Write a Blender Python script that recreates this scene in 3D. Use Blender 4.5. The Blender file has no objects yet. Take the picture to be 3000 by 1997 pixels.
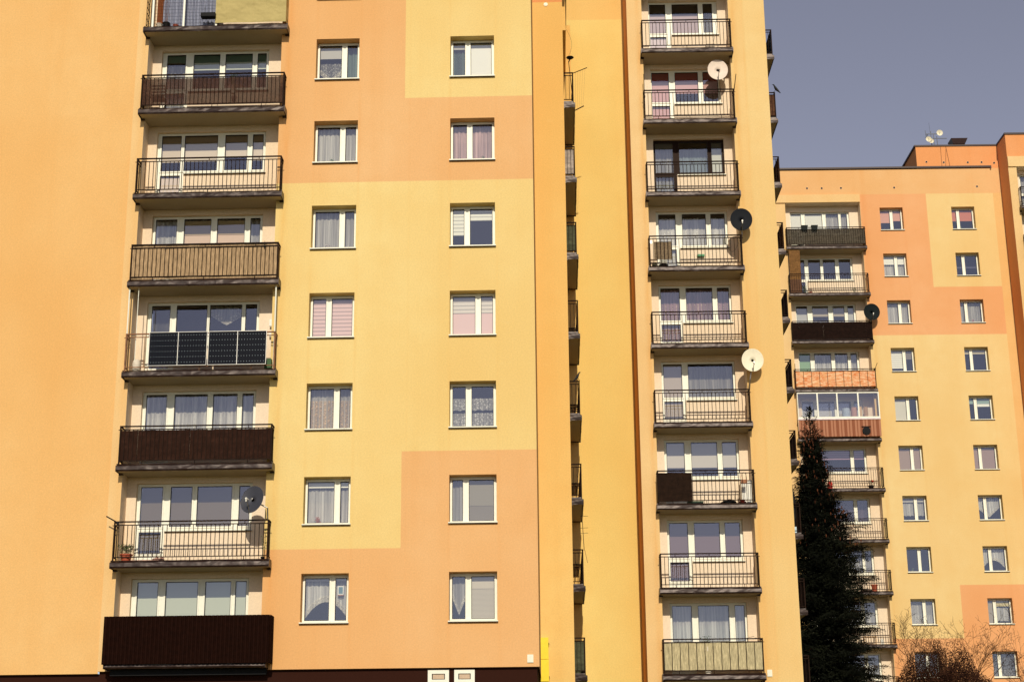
import bpy, math, random
from mathutils import Vector, Matrix
R = math.radians
S = bpy.context.scene
COL = S.collection

# ------------------------------------------------------------------ camera, sky, sun, exposure
PITCH, ROLL = 16.399, -0.512
cam = bpy.data.cameras.new('camera'); camo = bpy.data.objects.new('camera', cam); COL.objects.link(camo)
cam.sensor_width = 36; cam.lens = 55.905; cam.clip_start = 0.1; cam.clip_end = 3000
fw = Vector((0, math.cos(R(PITCH)), math.sin(R(PITCH)))); up = Vector((0, -math.sin(R(PITCH)), math.cos(R(PITCH)))); rt = Vector((1, 0, 0))
r2 = rt*math.cos(R(ROLL)) + up*math.sin(R(ROLL)); u2 = -rt*math.sin(R(ROLL)) + up*math.cos(R(ROLL))
M = Matrix((r2, u2, -fw)).transposed().to_4x4(); M.translation = Vector((0, 0, 1.6)); camo.matrix_world = M
S.camera = camo
SUN_EL, SUN_AZ = 29.5, 1.2           # azimuth to the right of the line straight behind the camera
W = bpy.data.worlds.new('World'); S.world = W; W.use_nodes = True
wn = W.node_tree; wn.nodes.clear()
wo = wn.nodes.new('ShaderNodeOutputWorld'); bg = wn.nodes.new('ShaderNodeBackground'); sk = wn.nodes.new('ShaderNodeTexSky')
sk.sky_type = 'NISHITA'; sk.sun_disc = False; sk.sun_elevation = R(SUN_EL); sk.sun_rotation = R(180 - SUN_AZ)
sk.air_density = 1.0; sk.dust_density = 0.35; sk.ozone_density = 1.6
hs = wn.nodes.new('ShaderNodeHueSaturation'); hs.inputs['Saturation'].default_value = 0.42; hs.inputs['Hue'].default_value = 0.535
mx = wn.nodes.new('ShaderNodeMix'); mx.data_type = 'RGBA'; mx.blend_type = 'MULTIPLY'; mx.inputs[0].default_value = 1
mx.inputs[7].default_value = (0.95, 0.97, 1.02, 1)
wn.links.new(sk.outputs[0], hs.inputs['Color']); wn.links.new(hs.outputs[0], mx.inputs[6]); wn.links.new(mx.outputs[2], bg.inputs[0])
wn.links.new(bg.outputs[0], wo.inputs[0]); bg.inputs[1].default_value = 0.083
sl = bpy.data.lights.new('sun', 'SUN'); sl.energy = 3.62; sl.angle = R(0.5); sl.color = (1.0, 0.90, 0.72)
so = bpy.data.objects.new('sun', sl); COL.objects.link(so)
sd = Vector((math.sin(R(SUN_AZ))*math.cos(R(SUN_EL)), -math.cos(R(SUN_AZ))*math.cos(R(SUN_EL)), math.sin(R(SUN_EL))))
so.rotation_euler = sd.to_track_quat('Z', 'Y').to_euler(); so.location = (0, -20, 60)
vs = S.view_settings; vs.view_transform = 'Standard'; vs.look = 'None'; vs.exposure = 0.0; vs.gamma = 1.0; vs.use_curve_mapping = False
S.cycles.max_bounces = 8; S.cycles.transparent_max_bounces = 16; S.cycles.caustics_reflective = False; S.cycles.caustics_refractive = False

# ------------------------------------------------------------------ node helpers, materials
def newmat(name):
    m = bpy.data.materials.new(name); m.use_nodes = True; m.node_tree.nodes.clear(); return m, m.node_tree
def nd(t, typ, **kw):
    n = t.nodes.new(typ)
    for k, v in kw.items(): setattr(n, k, v)
    return n
def objc(t, scale=(1, 1, 1)):
    c = nd(t, 'ShaderNodeTexCoord'); mp = nd(t, 'ShaderNodeMapping'); mp.inputs['Scale'].default_value = scale
    t.links.new(c.outputs['Object'], mp.inputs[0]); return mp.outputs[0]
def noise(t, vec, sc, det=2, rough=.5):
    n = nd(t, 'ShaderNodeTexNoise'); n.inputs['Scale'].default_value = sc; n.inputs['Detail'].default_value = det
    n.inputs['Roughness'].default_value = rough; t.links.new(vec, n.inputs['Vector']); return n.outputs['Fac']
def mrange(t, v, a, b, c, d):
    m = nd(t, 'ShaderNodeMapRange'); t.links.new(v, m.inputs[0])
    for i, x in zip((1, 2, 3, 4), (a, b, c, d)): m.inputs[i].default_value = x
    return m.outputs[0]
def mixc(t, f, a, b, mode='MIX'):
    m = nd(t, 'ShaderNodeMix'); m.data_type = 'RGBA'; m.blend_type = mode
    for s, v in ((0, f), (6, a), (7, b)):
        if isinstance(v, (int, float)): m.inputs[s].default_value = v
        elif isinstance(v, tuple): m.inputs[s].default_value = v if len(v) == 4 else v + (1,)
        else: t.links.new(v, m.inputs[s])
    return m.outputs[2]
def math_(t, op, a, b=None):
    m = nd(t, 'ShaderNodeMath'); m.operation = op
    for i, v in enumerate((a, b)):
        if v is None: continue
        if isinstance(v, (int, float)): m.inputs[i].default_value = v
        else: t.links.new(v, m.inputs[i])
    return m.outputs[0]
def finish(t, col, rough=.8, metal=0, bump=None, bstr=.3, bdist=.01, spec=.3, alpha=None):
    p = nd(t, 'ShaderNodeBsdfPrincipled'); o = nd(t, 'ShaderNodeOutputMaterial')
    if isinstance(col, tuple): p.inputs['Base Color'].default_value = col + (1,)
    else: t.links.new(col, p.inputs['Base Color'])
    if isinstance(rough, (int, float)): p.inputs['Roughness'].default_value = rough
    else: t.links.new(rough, p.inputs['Roughness'])
    p.inputs['Metallic'].default_value = metal; p.inputs['Specular IOR Level'].default_value = spec
    if bump is not None:
        b = nd(t, 'ShaderNodeBump'); b.inputs['Strength'].default_value = bstr; b.inputs['Distance'].default_value = bdist
        t.links.new(bump, b.inputs['Height']); t.links.new(b.outputs[0], p.inputs['Normal'])
    if alpha is not None:
        if isinstance(alpha, (int, float)): p.inputs['Alpha'].default_value = alpha
        else: t.links.new(alpha, p.inputs['Alpha'])
    t.links.new(p.outputs[0], o.inputs[0]); return p
_c = {}
def plain(name, col, rough=.6, metal=0, spec=.4, var=.12, sc=9):
    if name in _c: return _c[name]
    m, t = newmat(name); n = noise(t, objc(t), sc, 3)
    c = mixc(t, mrange(t, n, .3, .7, 0, 1), tuple(x*(1-var) for x in col), tuple(min(1, x*(1+var)) for x in col))
    finish(t, c, rough, metal, spec=spec); _c[name] = m; return m
BANDS = [(-3.1, .04, .2), (-6.93, .13, .8), (-11.50, .12, .5), (-4.66, .05, .35), (-6.05, .05, .25), (-1.86, .06, .35), (-.42, .06, .25), (4.76, .10, .8), (8.24, .12, .8), (8.62, .05, .5), (20.36, .14, .6), (22.6, .07, .25), (26.7, .07, .25)]
def plaster(name, col, warm=.10, bands=True):
    m, t = newmat(name)
    big = noise(t, objc(t, (.16, .3, .10)), 1.0, 3, .55); st = noise(t, objc(t, (1.3, 1, .05)), 1.0, 4, .6)
    md = noise(t, objc(t), .9, 4, .65); fine = noise(t, objc(t), 22, 4, .75); gr = noise(t, objc(t), 75, 2, .6)
    pat = noise(t, objc(t, (.5, .5, .8)), 3.2, 5, .8)
    dk = tuple(a*b for a, b in zip(col, (1-warm*.35, 1-warm*1.15, 1-warm*2.0)))
    lt = tuple(min(.92, a*b) for a, b in zip(col, (1.03, 1.07, 1.16)))
    c = mixc(t, mrange(t, big, .34, .66, 0, 1), dk, lt)
    c = mixc(t, mrange(t, md, .4, .75, 0, .55), c, dk)
    c = mixc(t, mrange(t, st, .52, .78, 0, .34), c, tuple(a*b for a, b in zip(col, (.94, .82, .68))))
    c = mixc(t, mrange(t, pat, .60, .8, 0, .30), c, tuple(min(.95, a*b) for a, b in zip(col, (1.04, 1.12, 1.35))))
    if bands:
        sp = nd(t, 'ShaderNodeSeparateXYZ'); t.links.new(objc(t), sp.inputs[0]); acc = None
        for bx, bw, ba in BANDS:
            w = mrange(t, math_(t, 'ABSOLUTE', math_(t, 'SUBTRACT', sp.outputs[0], bx)), 0, bw*1.4, ba, 0)
            acc = w if acc is None else math_(t, 'MAXIMUM', acc, w)
        rs = noise(t, objc(t, (2.5, 1, .35)), 2.2, 4, .6)
        c = mixc(t, math_(t, 'MULTIPLY', acc, mrange(t, rs, .35, .65, .15, .9)), c, tuple(a*b for a, b in zip(col, (.96, .78, .58))))
        dirt = noise(t, objc(t, (.8, 1, .8)), 1.1, 7, .72)
        c = mixc(t, mrange(t, dirt, .56, .74, 0, .28), c, tuple(a*b for a, b in zip(col, (.90, .84, .76))))
    v = mrange(t, fine, .25, .75, .88, 1.09); g = mrange(t, gr, .25, .75, .93, 1.06)
    v2 = math_(t, 'MULTIPLY', v, g)
    cc = nd(t, 'ShaderNodeCombineColor')
    for i in range(3): t.links.new(v2, cc.inputs[i])
    c = mixc(t, 1.0, c, cc.outputs[0], 'MULTIPLY')
    finish(t, c, .93, bump=fine, bstr=.35, bdist=.006, spec=.12); return m

YEL = plaster('plaster_yellow', (.76, .575, .235)); PEA = plaster('plaster_peach', (.73, .43, .188))
ORA = plaster('plaster_orange', (.745, .46, .18)); AMB = plaster('plaster_amber', (.755, .485, .16)); AM2 = plaster('plaster_gold', (.755, .555, .185)); DPE = plaster('plaster_far_peach', (.74, .375, .165)); CRP = plaster('plaster_wheat', (.75, .515, .215))
SAL = plaster('plaster_salmon', (.74, .325, .125)); CRW = plaster('plaster_cream', (.80, .66, .49), .05, False)
APR = plaster('plaster_apricot', (.76, .52, .24)); DYE = plaster('plaster_straw', (.75, .54, .235))
PLI = plaster('plinth_brown', (.030, .009, .005), .1, False); CON = plaster('slab_concrete', (.36, .30, .20), .04, False)
WHT = plain('window_white', (.80, .79, .68), .45, 0, .4, .03); IVO = plain('sill_ivory', (.78, .76, .62), .5, 0, .4, .05)
BRF = plain('window_brown', (.022, .010, .006), .6, 0, .1); RAIL = plain('rail_brown', (.018, .009, .006), .8, 0, .1, .35, 6)
RUST = plain('rail_rust', (.22, .10, .045), .7, 0, .3, .3, 7); BLK = plain('black_plastic', (.007, .007, .008), .6, 0, .12)
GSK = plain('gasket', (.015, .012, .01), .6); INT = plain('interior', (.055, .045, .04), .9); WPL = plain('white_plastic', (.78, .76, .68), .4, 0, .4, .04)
YPL = plain('yellow_enamel', (.85, .62, .01), .35, 0, .5, .05); STL = plain('steel', (.35, .33, .30), .4, .9); TER = plain('terracotta', (.35, .07, .03), .7)
GRN = plain('leaf_green', (.05, .09, .025), .6, 0, .3, .4, 30); CAP = plain('roof_cap', (.03, .010, .008), .5); WOD = plain('wood', (.30, .12, .05), .6, 0, .3, .35, 14)
RED = plain('red_plastic', (.55, .03, .015), .5); GPL = plain('green_plastic', (.03, .22, .08), .5); DISHD = plain('dish_graphite', (.008, .010, .014), .7, 0, .15, .05)
DISHC = plain('dish_cream', (.80, .74, .56), .5, 0, .3, .05); DISHW = plain('dish_white', (.74, .62, .52), .5, 0, .3, .05); LEAD = plain('dish_lead', (.040, .042, .055), .5, 0, .35, .15, 3)
SACK = plain('sack_white', (.62, .55, .45), .7, 0, .3, .12, 12); BLUE = plain('blue_cloth', (.05, .09, .16), .8, 0, .2, .3, 5); FEA = plain('feather_black', (.012, .012, .013), .6)
CARD = plain('cardboard', (.45, .28, .14), .8); PINK = plain('petal', (.6, .12, .15), .6)

def metal_fascia():
    m, t = newmat('fascia_metal')
    a = noise(t, objc(t, (1.1, 1.1, 2.2)), 1.6, 2, .45); b = noise(t, objc(t, (1, 1, 1)), 14, 3)
    c = mixc(t, mrange(t, b, .3, .7, 0, 1), (.013, .005, .003), (.026, .010, .007))
    p = finish(t, c, .40, .30, bump=a, bstr=1.0, bdist=.055, spec=.45); return m
FAS = metal_fascia()
def glass():
    m, t = newmat('pane_glass'); o = nd(t, 'ShaderNodeOutputMaterial')
    tr = nd(t, 'ShaderNodeBsdfTransparent'); tr.inputs[0].default_value = (1, 1, .98, 1)
    gl = nd(t, 'ShaderNodeBsdfGlossy'); gl.inputs['Roughness'].default_value = .03; gl.inputs[0].default_value = (.80, .82, 1.0, 1)
    b = nd(t, 'ShaderNodeBump'); b.inputs['Strength'].default_value = .12; b.inputs['Distance'].default_value = .02
    t.links.new(noise(t, objc(t), 1.4, 1), b.inputs['Height']); t.links.new(b.outputs[0], gl.inputs['Normal'])
    lw = nd(t, 'ShaderNodeFresnel'); lw.inputs[0].default_value = 1.5
    f = math_(t, 'ADD', math_(t, 'MULTIPLY', lw.outputs[0], 1.2), .12)
    mxs = nd(t, 'ShaderNodeMixShader'); t.links.new(f, mxs.inputs[0]); t.links.new(tr.outputs[0], mxs.inputs[1]); t.links.new(gl.outputs[0], mxs.inputs[2])
    t.links.new(mxs.outputs[0], o.inputs[0]); return m
GLS = glass()
def sheer(name, col, alpha, kind='plain'):
    """thin cloth: diffuse + translucent, mixed with a see-through share"""
    k = 'sheer_' + name
    if k in _c: return _c[k]
    m, t = newmat(k); o = nd(t, 'ShaderNodeOutputMaterial')
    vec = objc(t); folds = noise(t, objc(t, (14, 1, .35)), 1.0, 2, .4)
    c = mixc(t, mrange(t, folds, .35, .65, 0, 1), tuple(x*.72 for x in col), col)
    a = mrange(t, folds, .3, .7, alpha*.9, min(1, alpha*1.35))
    if kind == 'lace':
        vo = nd(t, 'ShaderNodeTexVoronoi'); vo.inputs['Scale'].default_value = 16; t.links.new(vec, vo.inputs['Vector'])
        a = math_(t, 'MULTIPLY', a, mrange(t, vo.outputs['Distance'], .1, .5, 1.25, .45))
    d = nd(t, 'ShaderNodeBsdfDiffuse'); tl = nd(t, 'ShaderNodeBsdfTranslucent'); t.links.new(c, d.inputs[0]); t.links.new(c, tl.inputs[0])
    m1 = nd(t, 'ShaderNodeMixShader'); m1.inputs[0].default_value = .25; t.links.new(d.outputs[0], m1.inputs[1]); t.links.new(tl.outputs[0], m1.inputs[2])
    tr = nd(t, 'ShaderNodeBsdfTransparent'); m2 = nd(t, 'ShaderNodeMixShader'); t.links.new(a, m2.inputs[0]); t.links.new(tr.outputs[0], m2.inputs[1]); t.links.new(m1.outputs[0], m2.inputs[2])
    t.links.new(m2.outputs[0], o.inputs[0]); _c[k] = m; return m
def blindm(name, col, stripes=0):
    k = 'blind_' + name
    if k in _c: return _c[k]
    m, t = newmat(k); c = col
    if stripes:
        w = nd(t, 'ShaderNodeTexWave'); w.wave_type = 'BANDS'; w.bands_direction = 'Z'; w.inputs['Scale'].default_value = stripes; w.inputs['Distortion'].default_value = .05
        t.links.new(objc(t), w.inputs['Vector']); c = mixc(t, mrange(t, w.outputs['Fac'], .1, .4, 1, 0), col, tuple(x*.62 for x in col))
    finish(t, c, .8, spec=.2); _c[k] = m; return m
def meshm(name, col, alpha, vert=0, scale=1):
    k = 'mesh_' + name
    if k in _c: return _c[k]
    m, t = newmat(k); n = noise(t, objc(t, (4, 4, .6) if vert else (1, 1, 1)), 6*scale, 5, .75)
    n2 = noise(t, objc(t, (30, 30, 1.2) if vert else (.8, .8, 5)), 1.5, 3, .7)
    c = mixc(t, mrange(t, n, .35, .65, 0, 1), tuple(x*.55 for x in col), tuple(min(.9, x*1.4) for x in col))
    c = mixc(t, mrange(t, n2, .35, .65, 0, .55), c, tuple(x*.5 for x in col))
    finish(t, c, .9, spec=.1, alpha=alpha, bump=n, bstr=.4, bdist=.01); _c[k] = m; return m
def tarpm():
    m, t = newmat('khaki_tarp'); n = noise(t, objc(t, (1.2, 1, 1.6)), 1.6, 2, .5); f = noise(t, objc(t, (60, 1, 60)), 1, 2)
    c = mixc(t, mrange(t, f, .3, .7, 0, 1), (.40, .325, .135), (.50, .405, .175))
    finish(t, c, .85, bump=n, bstr=1.0, bdist=.12, spec=.1); return m
def patterned():
    m, t = newmat('tarp_orange_print'); v = objc(t)
    n = noise(t, objc(t, (2.0, 1, 9)), 2.0, 5, .7); n2 = noise(t, objc(t, (6, 1, 1.2)), 1.5, 3, .6)
    c = mixc(t, mrange(t, n, .42, .6, 0, 1), (.80, .52, .30), (.62, .16, .03)); c = mixc(t, mrange(t, n2, .5, .75, 0, .8), c, (.72, .36, .14))
    finish(t, c, .7, bump=n2, bstr=.6, bdist=.03, spec=.25); return m
ORP = patterned()

# ------------------------------------------------------------------ mesh builder
class MB:
    def __init__(s, T=None): s.v = []; s.f = []; s.mi = []; s.T = T; s.cm = 0
    def p(s, x, y, z):
        if s.T: x, y, z = s.T(x, y, z)
        s.v.append((x, y, z)); return len(s.v)-1
    def face(s, pts, m=None):
        s.f.append([s.p(*q) for q in pts]); s.mi.append(s.cm if m is None else m)
    def box(s, x0, x1, y0, y1, z0, z1, m=None):
        a = [s.p(x, y, z) for z in (z0, z1) for y in (y0, y1) for x in (x0, x1)]
        for q in ((0, 2, 3, 1), (4, 5, 7, 6), (0, 1, 5, 4), (2, 6, 7, 3), (0, 4, 6, 2), (1, 3, 7, 5)):
            s.f.append([a[i] for i in q]); s.mi.append(s.cm if m is None else m)
    def tube(s, p, q, r, n=6, r2=None, m=None, caps=True):
        p = Vector(p); q = Vector(q); d = (q-p)
        if d.length < 1e-6: return
        d.normalize(); a = d.orthogonal().normalized(); b = d.cross(a); r2 = r if r2 is None else r2
        i0 = [s.p(*(p + (a*math.cos(2*math.pi*k/n) + b*math.sin(2*math.pi*k/n))*r)) for k in range(n)]
        i1 = [s.p(*(q + (a*math.cos(2*math.pi*k/n) + b*math.sin(2*math.pi*k/n))*r2)) for k in range(n)]
        mm = s.cm if m is None else m
        for k in range(n): s.f.append([i0[k], i0[(k+1) % n], i1[(k+1) % n], i1[k]]); s.mi.append(mm)
        if caps: s.f.append(i0[::-1]); s.mi.append(mm); s.f.append(i1); s.mi.append(mm)
    def lathe(s, prof, c=(0, 0, 0), n=16, m=None):
        mm = s.cm if m is None else m; rings = []
        for r, z in prof: rings.append([s.p(c[0]+r*math.cos(2*math.pi*k/n), c[1]+r*math.sin(2*math.pi*k/n), c[2]+z) for k in range(n)])
        for a, b in zip(rings, rings[1:]):
            for k in range(n): s.f.append([a[k], a[(k+1) % n], b[(k+1) % n], b[k]]); s.mi.append(mm)
        s.f.append(rings[0][::-1]); s.mi.append(mm); s.f.append(rings[-1]); s.mi.append(mm)
    def blob(s, c, rx, ry, rz, n=10, k=6, jit=0, rnd=None, m=None):
        mm = s.cm if m is None else m; rings = []
        for i in range(1, k):
            th = math.pi*i/k; ring = []
            for j in range(n):
                ph = 2*math.pi*j/n; q = 1 + (rnd.uniform(-jit, jit) if rnd else 0)
                ring.append(s.p(c[0]+rx*q*math.sin(th)*math.cos(ph), c[1]+ry*q*math.sin(th)*math.sin(ph), c[2]+rz*q*math.cos(th)))
            rings.append(ring)
        t = s.p(c[0], c[1], c[2]+rz); b = s.p(c[0], c[1], c[2]-rz)
        for j in range(n): s.f.append([t, rings[0][j], rings[0][(j+1) % n]]); s.mi.append(mm); s.f.append([b, rings[-1][(j+1) % n], rings[-1][j]]); s.mi.append(mm)
        for a, bb in zip(rings, rings[1:]):
            for j in range(n): s.f.append([a[j], bb[j], bb[(j+1) % n], a[(j+1) % n]]); s.mi.append(mm)
    def build(s, name, mats, parent=None, smooth=False, origin=None):
        if not s.v: return None
        if origin is None:
            xs = [v[0] for v in s.v]; ys = [v[1] for v in s.v]; zs = [v[2] for v in s.v]
            origin = Vector(((min(xs)+max(xs))/2, (min(ys)+max(ys))/2, min(zs)))
        else: origin = Vector(origin)
        me = bpy.data.meshes.new(name); me.from_pydata([tuple(Vector(v)-origin) for v in s.v], [], s.f)
        for m in (mats if isinstance(mats, (list, tuple)) else [mats]): me.materials.append(m)
        me.polygons.foreach_set('material_index', s.mi)
        if smooth: me.polygons.foreach_set('use_smooth', [True]*len(s.f))
        me.update(); o = bpy.data.objects.new(name, me); COL.objects.link(o)
        off = Vector((0, 0, 0))
        if parent is not None: o.parent = parent; off = OFF.get(parent.name, off)
        o.location = origin - off; OFF[o.name] = origin
        return o
OFF = {}
def empty(name, loc, rz=0):
    o = bpy.data.objects.new(name, None); COL.objects.link(o); o.location = loc; o.rotation_euler = (0, 0, rz); o.empty_display_size = .3
    OFF[o.name] = Vector((0, 0, 0)); return o
def tag(o, label=None, cat=None, group=None, kind=None):
    for k, v in (('label', label), ('category', cat), ('group', group), ('kind', kind)):
        if v: o[k] = v
    return o

def gridwall(mb, xs, zs, holes, y, depth, matf, axis='front', inner=None):
    """wall in the x-z plane at y, holes [(x0,x1,z0,z1)] cut out and given reveals of the given depth"""
    X = sorted(set([round(v, 4) for v in xs] + [round(v, 4) for h in holes for v in h[:2]]))
    Z_ = sorted(set([round(v, 4) for v in zs] + [round(v, 4) for h in holes for v in h[2:]]))
    def hole(x, z):
        for h in holes:
            if h[0] < x < h[1] and h[2] < z < h[3]: return 2 if h[1]-h[0] > 3.0 else 1
        return 0
    cell = {}
    for i in range(len(X)-1):
        for j in range(len(Z_)-1): cell[i, j] = hole((X[i]+X[i+1])/2, (Z_[j]+Z_[j+1])/2)
    for (i, j), h in cell.items():
        x0, x1, z0, z1 = X[i], X[i+1], Z_[j], Z_[j+1]
        if not h:
            mb.face([(x0, y, z0), (x1, y, z0), (x1, y, z1), (x0, y, z1)], matf((x0+x1)/2, (z0+z1)/2)); continue
        if h == 2: continue                          # loggia slots get their own cheeks
        def mm(a, b): return matf(a, b) if inner is None else inner
        if cell.get((i-1, j)) == 0: mb.face([(x0, y, z0), (x0, y, z1), (x0, y+depth, z1), (x0, y+depth, z0)], mm(x0-.01, (z0+z1)/2))
        if cell.get((i+1, j)) == 0: mb.face([(x1, y, z1), (x1, y, z0), (x1, y+depth, z0), (x1, y+depth, z1)], mm(x1+.01, (z0+z1)/2))
        if cell.get((i, j-1)) == 0: mb.face([(x0, y, z0), (x0, y+depth, z0), (x1, y+depth, z0), (x1, y, z0)], mm((x0+x1)/2, z0-.01))
        if cell.get((i, j+1)) == 0: mb.face([(x0, y, z1), (x1, y, z1), (x1, y+depth, z1), (x0, y+depth, z1)], mm((x0+x1)/2, z1+.01))

# ------------------------------------------------------------------ windows
def drape(mb, x0, x1, z0, z1, y, amp=.02, n=None, top=None, bot=None):
    """a hanging cloth with folds; bot(x) gives the lower edge"""
    n = n or max(8, int((x1-x0)*26)); ph = random.uniform(0, 6)
    pts = []
    for i in range(n+1):
        x = x0+(x1-x0)*i/n; yy = y + amp*math.sin(ph+i*1.9)+amp*.4*math.sin(i*.8)
        pts.append((x, yy, (bot(x) if bot else z0), z1))
    for a, b in zip(pts, pts[1:]):
        mb.face([(a[0], a[1], a[2]), (b[0], b[1], b[2]), (b[0], b[1], b[3]), (a[0], a[1], a[3])])
LACE = (.96, .94, .86)
def curtain_items(par, panes, yf, items):
    X0 = min(p[0] for p in panes); X1 = max(p[1] for p in panes); Z1 = max(p[3] for p in panes); Z0 = min(p[2] for p in panes)
    up_ = [p for p in panes if p[3] > Z1-.05]; UZ0 = min(p[2] for p in up_); Hh = Z1-UZ0
    for k, it in enumerate(items):
        kind, col, al, t0, t1 = it[:5]; which = it[5] if len(it) > 5 else None; edge = it[6] if len(it) > 6 else None
        sel = up_ if which is None else [up_[i] for i in which if i < len(up_)]
        if not sel: continue
        cname = '%s_%.2f_%.2f_%.2f' % ((kind,)+tuple(col))
        mb = MB(); z1 = Z1 + .03 - t0*(Hh+.03); z0 = Z1 - t1*Hh - (.03 if t1 >= .99 else 0)
        if kind == 'low':
            for p in panes:
                if p[3] <= Z1-.05: mb.box(p[0]-.005, p[1]+.005, yf+.066, yf+.074, p[2]-.02, p[3]+.02)
            mb.build('blind', blindm(cname, col), par); continue
        if kind in ('blind', 'zebra', 'slat'):
            if kind != 'low' and t1 >= .99 and (which is None or 0 in which): sel = sel+[p for p in panes if p[3] <= Z1-.05]
            if sel[-1] is not sel[0] and sel[-1][3] <= Z1-.05:
                p = sel.pop(); mb.box(p[0]-.005, p[1]+.005, yf+.07+.012*k, yf+.078+.012*k, p[2]-.02, p[3]+.02)
            for p in sel: mb.box(p[0]-.005, p[1]+.005, yf+.07+.012*k, yf+.078+.012*k, z0, z1)
            m = blindm(cname, col, {'blind': 0, 'zebra': 2.6, 'slat': 9}[kind])
            mb.build('blind', m, par)
        else:
            a = sel[0][0]-.03; b = sel[-1][1]+.03; w = b-a; cx = (a+b)/2; bot = None
            if edge == 'arch': bot = lambda x: z0 + (z1-z0)*.42*(1-((x-cx)/(w/2))**2)
            elif edge == 'v': bot = lambda x: z0 + (z1-z0)*.5*(abs(x-cx)/(w/2))
            elif edge == 'scallop': bot = lambda x: z0 + .035*abs(math.sin((x-a)*14))
            elif edge == 'wave': bot = lambda x: z0 + .10*math.sin((x-a)*9)+.03*math.sin((x-a)*23)
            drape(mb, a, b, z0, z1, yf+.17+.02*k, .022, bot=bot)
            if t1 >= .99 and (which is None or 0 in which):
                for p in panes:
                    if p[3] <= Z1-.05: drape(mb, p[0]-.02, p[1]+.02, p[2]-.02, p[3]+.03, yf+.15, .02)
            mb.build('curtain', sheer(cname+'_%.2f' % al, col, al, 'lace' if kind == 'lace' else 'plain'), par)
            if edge in ('arch', 'v'):
                mb = MB(); n = 28
                for i in range(n):
                    xa = a+w*i/n; xb = a+w*(i+1)/n; za = bot(xa); zb_ = bot(xb); h = .17
                    mb.face([(xa, yf+.14, za-.01), (xb, yf+.14, zb_-.01), (xb, yf+.14, zb_+h), (xa, yf+.14, za+h)])
                mb.build('lace_trim', sheer('trim', (.85, .8, .66), .8, 'lace'), par)

def window(par, x0, x1, z0, z1, yf, panes, fm, items=(), sill=True, door=None, sillx=None, handle=False):
    """frame plate with raised sashes; panes are (xa, xb, za, zb). door=(xd, zd): the plate drops to zd left of xd"""
    mb = MB(); holes = [(p[0], p[1], p[2], p[3]) for p in panes]
    if door: holes.append((door[0], x1+1e-3, door[1]-1e-3, z0)); base = door[1]
    else: base = z0
    gridwall(mb, [x0, x1], [base, z1], [(h[0], h[1], h[2], h[3]) for h in holes], yf, .035, lambda a, b: 0, inner=0)
    for (a, b, c, d) in panes:                       # raised sash ring and dark gasket
        w = .052; y0 = yf-.022; y1 = yf
        mb.box(a-w, a-.006, y0, y1, c-w, d+w); mb.box(b+.006, b+w, y0, y1, c-w, d+w)
        mb.box(a-.006, b+.006, y0, y1, d+.006, d+w); mb.box(a-.006, b+.006, y0, y1, c-w, c-.006)
        g = .008
        mb.box(a-.006, a+g, yf-.016, yf+.02, c, d, 1); mb.box(b-g, b+.006, yf-.016, yf+.02, c, d, 1)
        mb.box(a+g, b-g, yf-.016, yf+.02, d-g, d+.006, 1); mb.box(a+g, b-g, yf-.016, yf+.02, c-.006, c+g, 1)
    f = mb.build('window', [fm, GSK], par, origin=((x0+x1)/2, yf, base))
    mb = MB()
    for (a, b, c, d) in panes: mb.face([(a, yf+.012, c), (b, yf+.012, c), (b, yf+.012, d), (a, yf+.012, d)])
    mb.build('pane', GLS, f)
    if sill:
        sx0, sx1 = sillx or (x0, x1); mb = MB()
        mb.box(sx0-.025, sx1+.025, yf-.38, yf-.001, z0-.012, z0+.022); mb.box(sx0-.025, sx1+.025, (yf-.38), (yf-.37), z0-.035, z0-.012, 1)
        mb.box(sx0+.01, sx1-.01, yf+.037, yf+.25, z0-.03, z0+.03)
        mb.build('sill', [IVO, RAIL], f)
    if items: curtain_items(f, panes, yf, items)
    return f

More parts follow.
